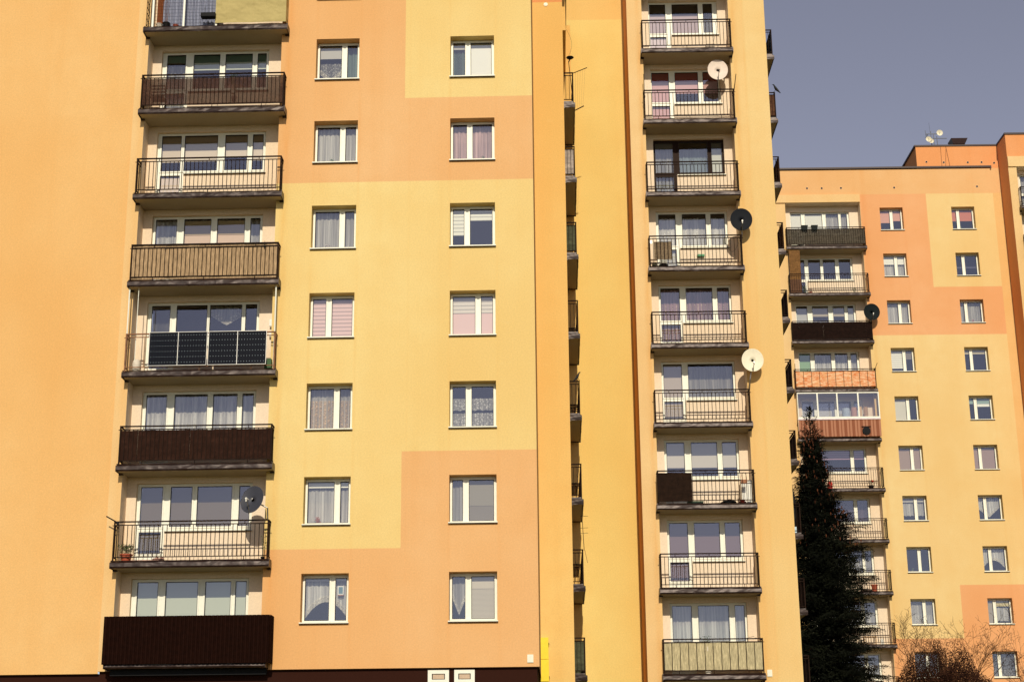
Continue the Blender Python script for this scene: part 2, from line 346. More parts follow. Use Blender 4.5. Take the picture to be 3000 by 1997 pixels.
# ------------------------------------------------------------------ balconies
def front_T(x0): return lambda u, v, z: (x0+u, v, z)
def side_T(xw, y0): return lambda u, v, z: (xw - v, y0 + u, z)
def balcony(par, T, L, zs, b=.42, rec=.6, railm=RAIL, screen=None, rail=True, bal=.123, posts=None, overh=(.07, .06), dense=True, bottom=.30, second=1.22, topz=1.32, sag=0):
    """slab from the recess wall to b in front of the facade; u runs along it, v out of the wall (negative = outwards)"""
    a0, a1 = overh
    mb = MB(T)
    mb.box(0.02, L-.02, -b+.02, 0, zs, zs+.16); mb.box(a0, L-a1, 0.001, rec-.001, zs+.0, zs+.16)
    s = mb.build('balcony', CON, par)
    mb = MB(T); n = max(6, int(L*5)); rr = random.Random(int(zs*100)+int(L*10))
    prof = [(-b-.004, -.02), (-b-.022, .03), (-b-.012, .13), (-b-.004, .145), (-b+.07, .21), (-b+.09, .175)]
    rows = []
    for i in range(n+1):
        u = L*i/n; q = [(u, v + (rr.uniform(-.006, .006) if 0 < k < 4 else 0), zs+z+(rr.uniform(-.006, .006) if k in (3, 4) else 0)) for k, (v, z) in enumerate(prof)]; rows.append(q)
    for a, c in zip(rows, rows[1:]):
        for k in range(len(prof)-1): mb.face([a[k], c[k], c[k+1], a[k+1]])
    for u, sgn in ((0, -1), (L, 1)):                # returns along both ends, flaring a little
        mb.box(min(u, u+sgn*.018), max(u, u+sgn*.018), -b-.02, -.002, zs-.022, zs+.15)
        mb.box(min(u-sgn*.03, u+sgn*.012), max(u-sgn*.03, u+sgn*.012), -b+.05, -.002, zs+.15, zs+.215)
        mb.box(min(u-sgn*.11, u+sgn*.018), max(u-sgn*.11, u+sgn*.018), -.07, -.002, zs-.055, zs-.021)
    mb.build('fascia', FAS, s)
    if rail:
        mb = MB(T); yr = -b+.05; e = .05; zb = zs+bottom; z2 = zs+second; zt = zs+topz; t = .0125
        mb.box(e-.02, L-e+.02, yr-.022, yr+.022, zt-.022, zt+.014)
        mb.box(e, L-e, yr-t, yr+t, z2-t, z2+t); mb.box(e, L-e, yr-t, yr+t, zb-t, zb+t)
        n = int((L-2*e)/bal)
        for i in range(n+1):
            u = e+(L-2*e)*i/n; w = .0092; main = i in (0, n)
            if main: w = .020
            mb.box(u-w, u+w, yr-w, yr+w, zs+.17 if main else zb, zt-.02 if main else z2)
        for fr in (posts or (.16, .5, .84)):
            u = L*fr; mb.box(u-.009, u+.009, yr-.009, yr+.009, zs+.17, zb); mb.box(u-.009, u+.009, yr-.009, yr+.009, z2, zt-.02)
        for u in (e, L-e):
            mb.box(u-.02, u+.02, yr, -.003, zt-.022, zt+.014); mb.box(u-t, u+t, yr, -.003, z2-t, z2+t); mb.box(u-t, u+t, yr, -.003, zb-t, zb+t)
            for k in (1, 2): q = yr+(0-yr)*k/3; mb.box(u-.0085, u+.0085, q-.0085, q+.0085, zb, z2)
            s_ = -1 if u == e else 1; mb.box(min(u, u+s_*.06), max(u, u+s_*.06), yr-.01, yr+.01, zt-.12, zt-.10)
        mb.build('railing', railm, s)
    if screen:
        m, z0, z1, u0, u1, side, off = screen
        mb = MB(T); yr = -b+.05+off; u0 = .055 if u0 is None else u0; u1 = L-.055 if u1 is None else u1; k = max(3, int((u1-u0)*6))
        ph = random.uniform(0, 5); f = lambda u: .006*math.sin(u*5+ph)+.004*math.sin(u*13)
        for i in range(k):
            ua = u0+(u1-u0)*i/k; ub = u0+(u1-u0)*(i+1)/k
            mb.box(ua, ub, yr+f(ua), yr+f(ua)+.006, zs+z0+f(ua)*.8, zs+z1+f(ub)*.8)
        if side:
            for u in (u0, u1): mb.box(u-.003, u+.003, yr+.01, -.01, zs+z0, zs+z1)
        mb.build('screen', m, s)
    return s

def loggia_wall(par, xl, xr, zb, zt, rec, wx0, wx1, xd, floors, depth=.17):
    """cream back wall and cheeks of a column of loggias"""
    mb = MB(); holes = []
    for zs in floors: holes.append((wx0, xd, zs+.22, zs+2.62)); holes.append((xd, wx1, zs+1.22, zs+2.62))
    gridwall(mb, [xl, xr], [zb, zt], holes, rec, depth, lambda a, b: 0)
    for x, s in ((xl, 1), (xr, -1)): mb.face([(x, 0, zb), (x, 0, zt), (x, rec, zt), (x, rec, zb)] if s > 0 else [(x, 0, zb), (x, rec, zb), (x, rec, zt), (x, 0, zt)])
    mb.build('loggia_wall', CRW, par)
def balcony_window(par, zs, wx0, wx1, xd, rec, panes, fm, items, doorlow=True, glassbot=1.35):
    """door (first pane) and windows of one loggia"""
    yf = rec+.14; z1 = zs+2.62; P = []
    for i, (a, b) in enumerate(panes): P.append((a, b, zs+glassbot, zs+2.53))
    if doorlow: P.append((panes[0][0], panes[0][1], zs+.56, zs+1.19))
    f = window(par, wx0, wx1, zs+1.22, z1, yf, P, fm, items, sill=False, door=(xd, zs+.22))
    mb = MB(); mb.box(xd+.01, wx1+.03, rec-.05, yf-.024, zs+1.185, zs+1.215); mb.box(xd+.01, wx1+.03, rec-.055, rec-.05, zs+1.16, zs+1.185, 1); mb.build('sill', [IVO, RAIL], f)
    return f
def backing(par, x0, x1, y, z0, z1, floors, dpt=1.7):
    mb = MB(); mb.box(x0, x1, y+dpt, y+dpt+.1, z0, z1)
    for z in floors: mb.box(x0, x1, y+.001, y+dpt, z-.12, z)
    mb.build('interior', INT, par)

# ------------------------------------------------------------------ ground (rises gently from the camera to the far blocks)
def gz(y): 
    for (a, za), (b, zb) in zip(GP, GP[1:]):
        if a <= y <= b: return za+(zb-za)*(y-a)/(b-a)
    return GP[-1][1] if y > GP[-1][0] else GP[0][1]
GP = [(-400, -2), (-5, 0), (8, 0), (42, 3.9), (60, 4.9), (86, 6.2), (130, 7.0), (900, 9.0)]
mb = MB(); ys = [-400, -60, -5, 8, 25, 42, 60, 86, 130, 300, 900]; xsn = [-700, -60, -20, 0, 20, 60, 700]
for a, b in zip(ys, ys[1:]):
    for c, d in zip(xsn, xsn[1:]): mb.face([(c, a, gz(a)), (d, a, gz(a)), (d, b, gz(b)), (c, b, gz(b))])
m, t = newmat('dry_lawn'); n = noise(t, objc(t), .6, 6, .7)
finish(t, mixc(t, mrange(t, n, .35, .65, 0, 1), (.16, .12, .05), (.10, .11, .035)), .95, spec=.1)
tag(mb.build('ground', m, origin=(0, 0, 0)), kind='structure')
mb = MB()                                            # an asphalt footway in front of the blocks
for a, b in ((-60, -20), (-20, 0), (0, 20), (20, 60)): mb.face([(a, 33, gz(33)+.03), (b, 33, gz(33)+.03), (b, 36, gz(36)+.03), (a, 36, gz(36)+.03)])
tag(mb.build('path', plain('asphalt', (.05, .05, .05), .9)), kind='structure')

GREYB = (.55, .53, .47); CRB = (.97, .96, .82); PKB = (.90, .64, .60); WARM = (.92, .66, .38); TEAL = (.30, .42, .36)
# ================================================================== building A (left block)
A = empty('apartment_building', (0, 45.172, 0), R(-1.579))
tag(A, 'nearest yellow and peach apartment block filling the left half, with two columns of windows', 'apartment building', 'stepped prefabricated apartment blocks')
ax0, ax1 = -11.458, -6.945; arl, arr = -11.385, -7.17; AZ0 = 5.42; AROOF = 29.95; ac = (27.87)
acol = [(-6.066, -4.709), (-1.851, -.481)]; wt, wb = 24.893, 23.472
def amat(x, z):
    if x < -11.3: return 3
    if z > 28.3: return 4
    if z > 22.81: return 0 if x > -3.26 else 1
    if z > 20.04: return 1
    if z > 11.61: return 0
    if z > 8.79: return 0 if x < -3.24 else 1
    return 1
arows = range(-1, 7)
holes = [(a, b, wb-2.8*k, wt-2.8*k) for (a, b) in acol for k in arows]
mb = MB(); gridwall(mb, [-11.75, -11.3, -3.26, -3.24, .687], [AZ0, 28.3, 22.81, 20.04, 11.61, 8.79, AROOF], holes+[(arl, arr, AZ0, ac)], 0, .36, amat)
mb.face([(-11.75, 0, AZ0), (.687, 0, AZ0), (.687, .12, AZ0), (-11.75, .12, AZ0)], 2)
mb.face([(-11.75, 0, AZ0), (-11.75, .05, AZ0), (-11.75, .05, AROOF), (-11.75, 0, AROOF)], 3)
mb.face([(-34, .05, 5.36), (-11.75, .05, 5.36), (-11.75, .05, AROOF), (-34, .05, AROOF)], 2); mb.face([(-34, .05, 5.36), (-11.75, .05, 5.36), (-11.75, .17, 5.36), (-34, .17, 5.36)], 2)
mb.face([(-34, .05, 3), (-34, 12, 3), (-34, 12, AROOF), (-34, .05, AROOF)], 2)
mb.face([(.687, 0, AZ0), (.687, 4, AZ0), (.687, 4, AROOF), (.687, 0, AROOF)], 2)
for z0, z1, mi in ((3, 28.17, 5), (28.17, AROOF, 4)): mb.face([(.687, 4, z0), (1.71, 4, z0), (1.71, 4, z1), (.687, 4, z1)], mi)
mb.face([(1.71, 4, 3), (1.71, 5.85, 3), (1.71, 5.85, AROOF), (1.71, 4, AROOF)], 5)
mb.box(1.0, 2.05, 9.12, 9.8, 3, AROOF, 5); mb.box(1.70, 1.84, 5.75, 9.11, 28.0, AROOF-.01, 5)
mb.face([(1.12, 5.85, 3), (1.12, 9.12, 3), (1.12, 9.12, AROOF), (1.12, 5.85, AROOF)], 6); mb.face([(1.12, 5.85, 3), (1.71, 5.85, 3), (1.71, 5.85, 28), (1.12, 5.85, 28)], 6)
mb.box(-11.4, -7.1, .001, .75, ac, ac+.15, 6)
mb.build('wall', [YEL, PEA, ORA, APR, SAL, AMB, CRW], A, origin=(0, 0, 0))
mb = MB(); mb.face([(-34, .17, 2), (-11.72, .17, 2), (-11.72, .17, 5.36), (-34, .17, 5.36)]); mb.face([(-11.72, .12, 2), (.62, .12, 2), (.62, .12, 5.42), (-11.72, .12, 5.42)]); mb.face([(.62, .12, 2), (.62, 4, 2), (.62, 4, 5.42), (.62, .12, 5.42)])
mb.build('plinth', PLI, A)
mb = MB(); mb.box(-34.1, .75, -.06, 12, AROOF, AROOF+.12); mb.box(.75, 1.9, 3.94, 12, AROOF+.001, AROOF+.121); mb.build('roof', CAP, A)
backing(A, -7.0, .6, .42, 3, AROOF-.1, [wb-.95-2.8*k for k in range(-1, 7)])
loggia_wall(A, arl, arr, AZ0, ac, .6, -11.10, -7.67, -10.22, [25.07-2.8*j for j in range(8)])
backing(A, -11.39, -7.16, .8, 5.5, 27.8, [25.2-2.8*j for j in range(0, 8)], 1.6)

def facade_window(par, x0, x1, z0, z1, m, items, depth=.36, fm=WHT, e=.095, mw=.09, zebra=None):
    w = x1-x0; xm = x0+w*m
    P = [(x0+e-.02, xm-mw, z0+.125, z1-.10), (xm+mw, x1-e, z0+.125, z1-.10)]
    return window(par, x0+.004, x1-.004, z0+.02, z1-.004, depth-.04, P, fm, items, sill=True, sillx=(x0, x1))
N = lambda a=.62, t0=0, t1=1, w=None, e=None, c=LACE: ('net', c, a, t0, t1, w, e)
Lc = lambda a=.7, t0=.5, t1=1, w=None, e=None, c=LACE: ('lace', c, a, t0, t1, w, e)
B = lambda c=CRB, t0=0, t1=1, w=None: ('blind', c, 1, t0, t1, w)
Zb = lambda c=CRB, t0=0, t1=1, w=None: ('zebra', c, 1, t0, t1, w)
LO = lambda c: ('low', c, 1, 0, 1)
Sl = lambda c=CRB, t0=0, t1=1, w=None: ('slat', c, 1, t0, t1, w)
spec1 = [(.63, [N(.6)]), (.63, [B(GREYB, 0, .34, [0]), Lc(.5, .45, 1, [0], 'v'), N(.7, 0, 1, [1], None, TEAL)]), (.63, [N(.7)]), (.66, [N(.6)]), (.41, [Zb(PKB)]),
         (.63, [Lc(.9, .28, 1, None, 'scallop', WARM), N(.5)]), (.69, [B(CRB, 0, .13), N(.6), Lc(.85, .5, .98, None, 'wave', (.8, .66, .5))]), (.63, [B(GREYB, 0, .06), N(.7, 0, .95, None, 'arch')])]
spec2 = [(.4, [N(.6)]), (.39, [B(GREYB, 0, .15, [0]), N(.4, 0, 1, [0], None, TEAL), B((.99, .98, .88), 0, 1, [1])]), (.43, [N(.75, 0, 1, None, None, PKB), Lc(.95, .2, .45, None, 'scallop')]), (.37, [Zb(CRB, 0, .68, [0]), Zb(CRB, 0, .28, [1])]),
         (.61, [Zb((.85, .78, .68), 0, .42), B(PKB, 0, 1)]), (.40, [Lc(.9, .28, .58, None, 'scallop'), Lc(.95, .64, .98)]), (.34, [N(.8, 0, 1, [0], None, GREYB), B((.30, .27, .19), 0, .62, [1]), B((.24, .21, .15), 0, 1, [1])]), (.39, [N(.4, 0, .9, [0], 'v'), B((.62, .55, .42), 0, .28, [1]), Sl((.58, .52, .40), .28, 1, [1])])]
random.seed(4)
for (a, b), spec in zip(acol, (spec1, spec2)):
    for k, (m_, it) in zip(arows, spec): facade_window(A, a, b, wb-2.8*k, wt-2.8*k, m_, it)
apan = {0: [(-10.98, -10.45), (-10.22, -9.3), (-9.1, -8.25), (-8.08, -7.75)], 1: [(-10.95, -10.36), (-10.10, -9.26), (-9.08, -8.22), (-8.05, -7.77)], 2: [(-10.97, -10.36), (-10.25, -9.21), (-8.97, -8.27), (-8.10, -7.77)],
        3: [(-11.01, -10.36), (-10.13, -9.3), (-9.1, -8.25), (-8.07, -7.77)], 4: [(-10.98, -10.42), (-10.22, -9.29), (-9.2, -8.23), (-8.11, -7.77)], 5: [(-10.99, -10.38), (-10.14, -9.16), (-8.98, -8.26), (-8.10, -7.77)],
        6: [(-10.99, -10.35), (-10.11, -9.48), (-9.32, -8.30), (-8.08, -7.77)], 7: [(-10.94, -10.34), (-10.11, -9.18), (-8.96, -8.22), (-8.08, -7.77)]}
abw = {0: [N(.75, 0, 1, [1, 2, 3], None, (.55, .55, .6)), B((.30, .13, .06), 0, 1, [0])], 1: [B((.07, .15, .10), 0, .2), B((.62, .66, .52), .2, .42, [1, 2, 3]), N(.4, .25, 1, [0])],
       2: [B((.30, .20, .10), 0, .18), B((.75, .62, .46), .18, .72, [0]), B((.78, .66, .50), .18, .70, [1, 3]), B((.78, .66, .50), .18, .60, [2]), LO((.85, .70, .58))],
       3: [N(.6, 0, 1, [0, 3]), B((.5, .36, .18), .05, .42, [1, 2]), B((.78, .56, .38), .40, 1, [1, 2])], 4: [N(.10, 0, 1, [0]), N(.45, 0, .5, [2], 'v')],
       5: [N(.6), Lc(.5, .55, 1)], 6: [Lc(.5, 0, .25, None, 'scallop', TEAL), B((.16, .125, .075), .0, 1)], 7: [B((.52, .56, .42), .02, 1)]}
random.seed(8)
for j in range(8):
    zs = 25.07-2.8*j
    balcony_window(A, zs, -11.10, -7.67, -10.22, .6, apan[j], WHT, abw[j])
GRM = meshm('brown_net', (.085, .042, .028), .72); DKM = meshm('dark_brown_net', (.032, .013, .008), .985); REED = meshm('reed', (.44, .30, .17), 1.0, 1); TARP = tarpm()
GYM = meshm('grey_net', (.09, .075, .055), .84); BKM = meshm('black_net', (.014, .006, .004), .99); BEI = meshm('beige_net', (.55, .47, .28), .95, 1); BRN = meshm('brown_mat', (.020, .010, .006), 1.0)
asc = {0: (TARP, .24, 1.32, 2.25, 4.47, True, -.065), 1: (GRM, .33, 1.20, None, None, True, .02), 3: (REED, .23, 1.32, None, None, True, .02), 5: (DKM, .31, 1.20, None, None, True, .02)}
random.seed(3)
AL = ax1-ax0
for j in range(7):
    balcony(A, front_T(ax0), AL, 25.07-2.8*j, screen=asc.get(j), rail=(j != 0), railm=(RUST if j == 4 else RAIL), overh=(arl-ax0+.004, ax1-arr+.004), bal=.123 if j != 4 else .50)
zs = 25.07-2.8*7; b7 = balcony(A, front_T(ax0), AL, zs, rail=False, overh=(arl-ax0+.004, ax1-arr+.004))
mb = MB(); x = -11.46; y0 = -.50; n = 0                     # trapezoid-rib cladding
CL = plain('clad', (.011, .003, .0015), .8, 0, .05, .25, 8)
def rib(T0, L):
    u = 0; o = MB(T0); p = .116
    while u < L-.001:
        pts = [(u, 0), (u+.03, -.028), (u+.075, -.028), (u+.10, 0), (u+p, 0)]
        for a, c in zip(pts, pts[1:]):
            a0, c0 = min(a[0], L), min(c[0], L)
            if c0 > a0: o.face([(a0, a[1], zs+.10), (c0, c[1], zs+.10), (c0, c[1], zs+1.42), (a0, a[1], zs+1.42)])
        u += p
    return o
for T0, L in ((lambda u, v, z: (-11.49+u, -.50+v, z), 4.66), (lambda u, v, z: (-6.83-v, -.50+u, z), .48), (lambda u, v, z: (-11.49+v, -.50+u, z), .48)):
    o = rib(T0, L); k = len(mb.v); mb.v += o.v; mb.f += [[i+k for i in f] for f in o.f]; mb.mi += o.mi
mb.box(-11.47, -6.85, -.47, -.02, zs+1.385, zs+1.40)
mb.build('cladding', CL, b7)
mb = MB(); mb.box(-11.35, -6.95, -.16, -.005, zs-.19, zs-.03); mb.build('shade_strip', BLK, b7)  # black box standing in for the shadow under the cladding
# two grey sash posts of the enclosed balcony above the solar panels, floor to ceiling
mb = MB()
for u in (-11.42, -7.02): mb.tube((u, -.30, 13.87+.17), (u, -.30, 16.67), .022, 8)
mb.tube((-11.15, -.28, 14.05), (-11.15, -.28, 16.67), .012, 6)
mb.build('post', WHT, A)
# white frame members and trellis on the top balcony
mb = MB()
for u in (-11.20, -10.22, -9.19): mb.box(u-.03, u+.03, -.40, -.34, 25.24, 27.87)
mb.build('post', WHT, A)
mb = MB()
for i in range(11): mb.box(-11.42, -11.405, -.34+.00, 0, 25.35+.2*i, 25.37+.2*i)
for i in range(3): mb.box(-11.425, -11.41, -.34+.13*i, -.32+.13*i, 25.3, 27.5)
for i in range(22): mb.box(-11.16+.044*i, -11.155+.044*i, -.38, -.375, 25.25, 27.8)
for i in range(20): mb.box(-11.16, -10.22, -.383, -.378, 25.35+.12*i, 25.355+.12*i)
for i in range(22): mb.box(-10.18+.045*i, -10.175+.045*i, -.38, -.375, 25.25, 27.8)
for i in range(20): mb.box(-10.19, -9.2, -.383, -.378, 25.35+.12*i, 25.355+.12*i)
mb.build('trellis', RAIL, A)
mb = MB(); drape(mb, -10.93, -9.15, 25.26, 27.85, -.16, .035, 46); mb.build('curtain', blindm('lavender_cloth', (.30, .32, .42)), A)
mb = MB(); drape(mb, -11.14, -10.95, 25.26, 27.85, -.12, .03, 10); mb.build('curtain', blindm('rust_cloth', (.30, .10, .035)), A)
# basement windows
for x0, x1 in ((-2.44, -1.85), (-1.70, -1.13)):
    mb = MB(); gridwall(mb, [x0, x1], [4.99, 5.36], [(x0+.11, x1-.11, 5.10, 5.26)], .07, .05, lambda a, b: 0)
    mb.box(x0-.001, x0+.02, .071, .119, 4.99, 5.36); mb.box(x1-.02, x1+.001, .071, .119, 4.99, 5.36)
    f = mb.build('basement_window', WHT, A); mb = MB(); mb.box(x0+.11, x1-.11, .105, .118, 5.10, 5.26, 1); mb.box(x0+.135, x1-.135, .10, .105, 5.12, 5.24); mb.build('pane', [plain('frosted', (.52, .38, .26), .5), GSK], f)
# balconies on the end wall
ST = side_T(1.68, 5.8)
MATS = {1: meshm('pale_net', (.38, .32, .28), .96), 2: meshm('olive_net', (.08, .085, .05), .9), 7: meshm('olive_net', (.08, .085, .05), .9)}
for j in range(8):
    sc = None
    if j in (1, 2, 7): sc = (MATS[j], .28, 1.22, None, None, True, .02)
    elif j > 2: sc = (BKM, .28, 1.22, None, None, False, .02)
    elif j == 0: sc = (BKM, .28, 1.22, 1.2, None, False, .02)
    balcony(A, ST, 3.3, 25.07-2.8*j, screen=sc, overh=(.06, .06), bal=.125, rail=True)

# ================================================================== building C (middle block with the yellow wing)
Cb = empty('apartment_building', (0, 53.092, 0), R(-.819))
tag(Cb, 'tall amber apartment block in the middle with one column of railed balconies', 'apartment building', 'stepped prefabricated apartment blocks')
cx0, cx1 = 4.819, 8.144; crl, crr = 4.90, 8.09; CROOF = 35.7; cc = 33.57
mb = MB()
gridwall(mb, [4.343, 4.88, 6.5, 8.6, 9.424], [3, 31.2, CROOF], [(crl, crr, 3, cc)], 0, .2, lambda x, z: (1 if z > 31.2 and x > 8.6 else (0 if x < 4.88 else (2 if x < 8.6 else 3))))
mb.face([(4.343, 0, 3), (4.343, 2.0, 3), (4.343, 2.0, CROOF), (4.343, 0, CROOF)], 1)  # left side wall: darker salmon puts its shade into the colour
for z0, z1, mi in ((3, 30.6, 4), (30.6, CROOF, 5)): mb.face([(-6, 2.0, z0), (4.343, 2.0, z0), (4.343, 2.0, z1), (-6, 2.0, z1)], mi)
mb.face([(9.424, 0, 3), (9.424, 5.45, 3), (9.424, 5.45, CROOF), (9.424, 0, CROOF)], 3); mb.face([(9.424, 5.45, 3), (10.25, 5.45, 3), (10.25, 5.45, CROOF), (9.424, 5.45, CROOF)], 3)
mb.face([(10.25, 5.45, 3), (10.25, 5.9, 3), (10.25, 5.9, CROOF), (10.25, 5.45, CROOF)], 3); mb.box(9.5, 10.25, 9.15, 10.5, 3, CROOF-.01, 3)
mb.face([(9.55, 5.9, 3), (9.55, 9.15, 3), (9.55, 9.15, CROOF), (9.55, 5.9, CROOF)], 6); mb.box(crl, crr, .001, .75, cc, cc+.15, 6)
mb.build('wall', [APR, SAL, CRP, DYE, AM2, AMB, CRW], Cb, origin=(0, 0, 0))
mb = MB(); mb.box(-6, 10.2, -.06, 10.6, CROOF, CROOF+.12); mb.build('roof', CAP, Cb)
cfl = [27.97-2.8*j for j in range(-1, 9)]
loggia_wall(Cb, crl, crr, 3, cc, .6, 5.20, 7.77, 6.03, cfl)
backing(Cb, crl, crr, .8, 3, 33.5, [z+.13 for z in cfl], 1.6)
cpan = {-1: [(5.25, 5.9), (6.12, 7.0), (7.2, 7.68)], 0: [(5.25, 5.84), (6.09, 7.06), (7.25, 7.59)], 1: [(5.24, 5.87), (6.10, 6.95), (7.13, 7.68)], 2: [(5.27, 5.92), (6.14, 7.18), (7.32, 7.70)], 3: [(5.30, 5.91), (6.15, 7.0), (7.18, 7.68)],
        4: [(5.28, 5.95), (6.18, 7.11), (7.29, 7.70)], 5: [(5.28, 5.92), (6.14, 7.70)], 6: [(5.29, 5.9), (6.14, 7.03), (7.21, 7.69)], 7: [(5.28, 5.91), (6.13, 6.99), (7.17, 7.68)], 8: [(5.28, 5.93), (6.15, 7.18), (7.38, 7.70)]}
cbw = {-1: [N(.6)], 0: [B((.55, .42, .42), .34, 1, [0, 1]), N(.3, .3, 1, [2]), LO((.85, .70, .70))], 1: [B((.30, .04, .03), 0, .28), B((.72, .42, .40), .28, .68, [1, 2]), B((.72, .42, .40), .28, 1, [0])], 2: [B((.10, .10, .08), 0, .2, [0, 2]), N(.8, .2, 1, [1], None, (.34, .42, .42)), B((.62, .62, .5), .2, 1, [2]), N(.7, 0, 1, [0], None, (.45, .45, .40))],
       3: [N(.7, .1, 1), Lc(.8, .45, 1)], 4: [N(.6, .03, 1, None, None, (.55, .35, .38)), Lc(.7, .45, 1, None, 'scallop', (.75, .6, .42))], 5: [N(.6, .08, 1, [1], None, (.5, .48, .42)), B((.48, .40, .32), 0, 1, [0])], 6: [B((.60, .55, .46), .05, .74)],
       7: [B((.17, .11, .10), 0, 1)], 8: [N(.5), Lc(.85, .55, 1, None, 'scallop', (.4, .5, .42))]}
csc = {8: (BEI, .33, 1.21, None, None, True, .02), 6: (BRN, .26, 1.24, .02, 1.19, False, -.045)}
random.seed(12)
for j in range(-1, 9):
    zs = 27.97-2.8*j
    balcony_window(Cb, zs, 5.20, 7.77, 6.03, .6, cpan[j], BRF if j == 2 else WHT, cbw[j])
    balcony(Cb, front_T(cx0), cx1-cx0, zs, overh=(.085, .058), screen=csc.get(j), bal=.127 if j != 8 else .25)
CT = side_T(10.25, 5.9)
CSM = {0: meshm('blue_net', (.03, .05, .09), .9), 1: meshm('brown_side_net', (.10, .045, .025), .95), 2: meshm('brown_side_net2', (.13, .06, .035), .75), 3: meshm('brown_side_net2', (.13, .06, .035), .75)}
for j in range(-1, 9):
    balcony(Cb, CT, 3.2, 27.97-2.8*j, overh=(.06, .06), bal=.125, screen=(CSM[j+1], .28, 1.22, None, None, j == 0, .02) if j+1 in CSM else None)

# ================================================================== building D (far block) and E (its taller neighbour)
D = empty('apartment_building', (0, 85.938, 0), R(-.487))
tag(D, 'far peach apartment block with flat roof, raised attic and two columns of small windows', 'apartment building', 'stepped prefabricated apartment blocks')
dx0, dx1 = 15.705, 20.247; drl, drr = 15.81, 20.11; dcol = [(21.232, 22.557), (25.346, 26.671)]; dt, db = 34.638, 33.233; DROOF = 37.03; dc = 34.98
def dmat(x, z):
    if z > 37.0: return 4
    if z > 35.46: return 7
    if x > 27.82: return 2
    if x < 20.13: return 3
    if z > 29.8 and x > 23.95: return 0
    if z > 26.98: return 5
    if z > 12.96: return 0
    if x > 23.9: return 1
    return 0 if z > 10.14 else 1
mb = MB(); rows = range(0, 10)
gridwall(mb, [8, 20.13, 23.6, 23.95, 27.82, 28.33], [4, 37.0, 35.46, 29.8, 26.98, 12.96, 10.14], [(a, b, db-2.8*k, dt-2.8*k) for a, b in dcol for k in rows]+[(drl, drr, 4, dc)], 0, .36, dmat)
mb.box(8, 20.13, -.08, -.001, dc, 35.46, 3); mb.box(drl, drr, .001, .75, dc+.001, dc+.15, 6)
mb.face([(23.6, .002, 37.0), (28.33, .002, 37.0), (28.33, .002, 38.39), (23.6, .002, 38.39)], 4); mb.face([(23.6, .002, 37.0), (23.6, 9, 37.0), (23.6, 9, 38.39), (23.6, .002, 38.39)], 4)
mb.build('wall', [DYE, DPE, ORA, APR, SAL, DPE, CRW, PEA], D, origin=(0, 0, 0))
mb = MB(); mb.box(8, 23.59, -.10, 11, DROOF-.0, DROOF+.10); mb.box(23.59, 27.86, -.10, -.001, DROOF, DROOF+.10); mb.box(27.80, 27.86, -.11, -.101, DROOF-.1, DROOF+.09); mb.box(23.52, 28.33, -.05, 11, 38.39, 38.48); mb.build('roof', CAP, D)
for x, z in ((17.14, 35.88), (17.99, 35.87), (19.1, 35.87), (22.17, 35.86), (26.95, 35.87), (24.16, 37.43), (25.16, 37.39), (26.55, 37.37), (27.35, 37.37), (28.07, 37.32)):
    mb = MB(); mb.tube((x, .0, z), (x, -.012, z), .066, 14, m=1); mb.tube((x, -.012, z), (x, -.016, z), .056, 12); mb.build('air_vent', [BLK, CRW], D)
loggia_wall(D, drl, drr, 4, dc, .6, 16.16, 19.58, 16.95, [32.02-2.8*j for j in range(10)])
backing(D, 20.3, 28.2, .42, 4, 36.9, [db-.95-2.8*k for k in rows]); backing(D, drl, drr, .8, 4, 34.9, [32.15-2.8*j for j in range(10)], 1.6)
ORB = (.62, .20, .10)
d1 = [(.53, [B((.75, .38, .25), 0, .6, [0]), B((.75, .38, .25), 0, .5, [1])]), (.57, [B(CRB, 0, .38), N(.7, .38, 1, None, 'scallop')]), (.58, [N(.65)]), (.6, [Zb(CRB, 0, .85, [0]), Zb((.25, .22, .18), 0, .4, [1])]), (.59, [Sl((.82, .78, .62), 0, 1, [0])]),
      (.595, [Sl((.42, .30, .22))]), (.58, [B(GREYB, 0, .16), N(.6, .16, .8, None, 'scallop')]), (.555, []), (.59, [N(.5), Lc(.7, .6, 1)]), (.56, [N(.2)])]
d2 = [(.32, [B(ORB, 0, .55)]), (.37, [B((.1, .1, .14), .55, .6)]), (.30, [N(.5)]), (.33, [B((.55, .48, .3), 0, .18)]), (.32, [B(TEAL, 0, .25), B(CRB, .25, .38, [1])]), (.32, [Sl((.40, .27, .21))]), (.33, [N(.7, 0, .9, None, 'v')]), (.34, [N(.7, 0, .9, None, 'arch')]),
      (.335, [B((.35, .30, .22), 0, 1, [0]), B((.6, .5, .2), 0, .25, [1]), N(.6, .3, .9, [1])]), (.32, [N(.15), Lc(.3, .7, 1)])]
random.seed(21)
for (a, b), spec in zip(dcol, (d1, d2)):
    for k, (m_, it) in zip(rows, spec): facade_window(D, a, b, db-2.8*k, dt-2.8*k, m_, it, e=.085)
dpan = {0: [(16.22, 16.81), (17.04, 18.03), (18.25, 18.97), (19.12, 19.47)], 1: [(16.25, 16.83), (17.06, 17.74), (17.91, 18.59), (18.82, 19.47)], 2: [(16.22, 16.83), (17.13, 18.02), (18.30, 18.94), (19.14, 19.47)], 3: [(16.22, 16.83), (17.08, 18.01), (18.23, 18.94), (19.12, 19.46)]}
dflt = [(16.25, 16.83), (17.06, 18.70), (18.90, 19.47)]; dpan[4] = dpan[3]; dpan[7] = dpan[0]
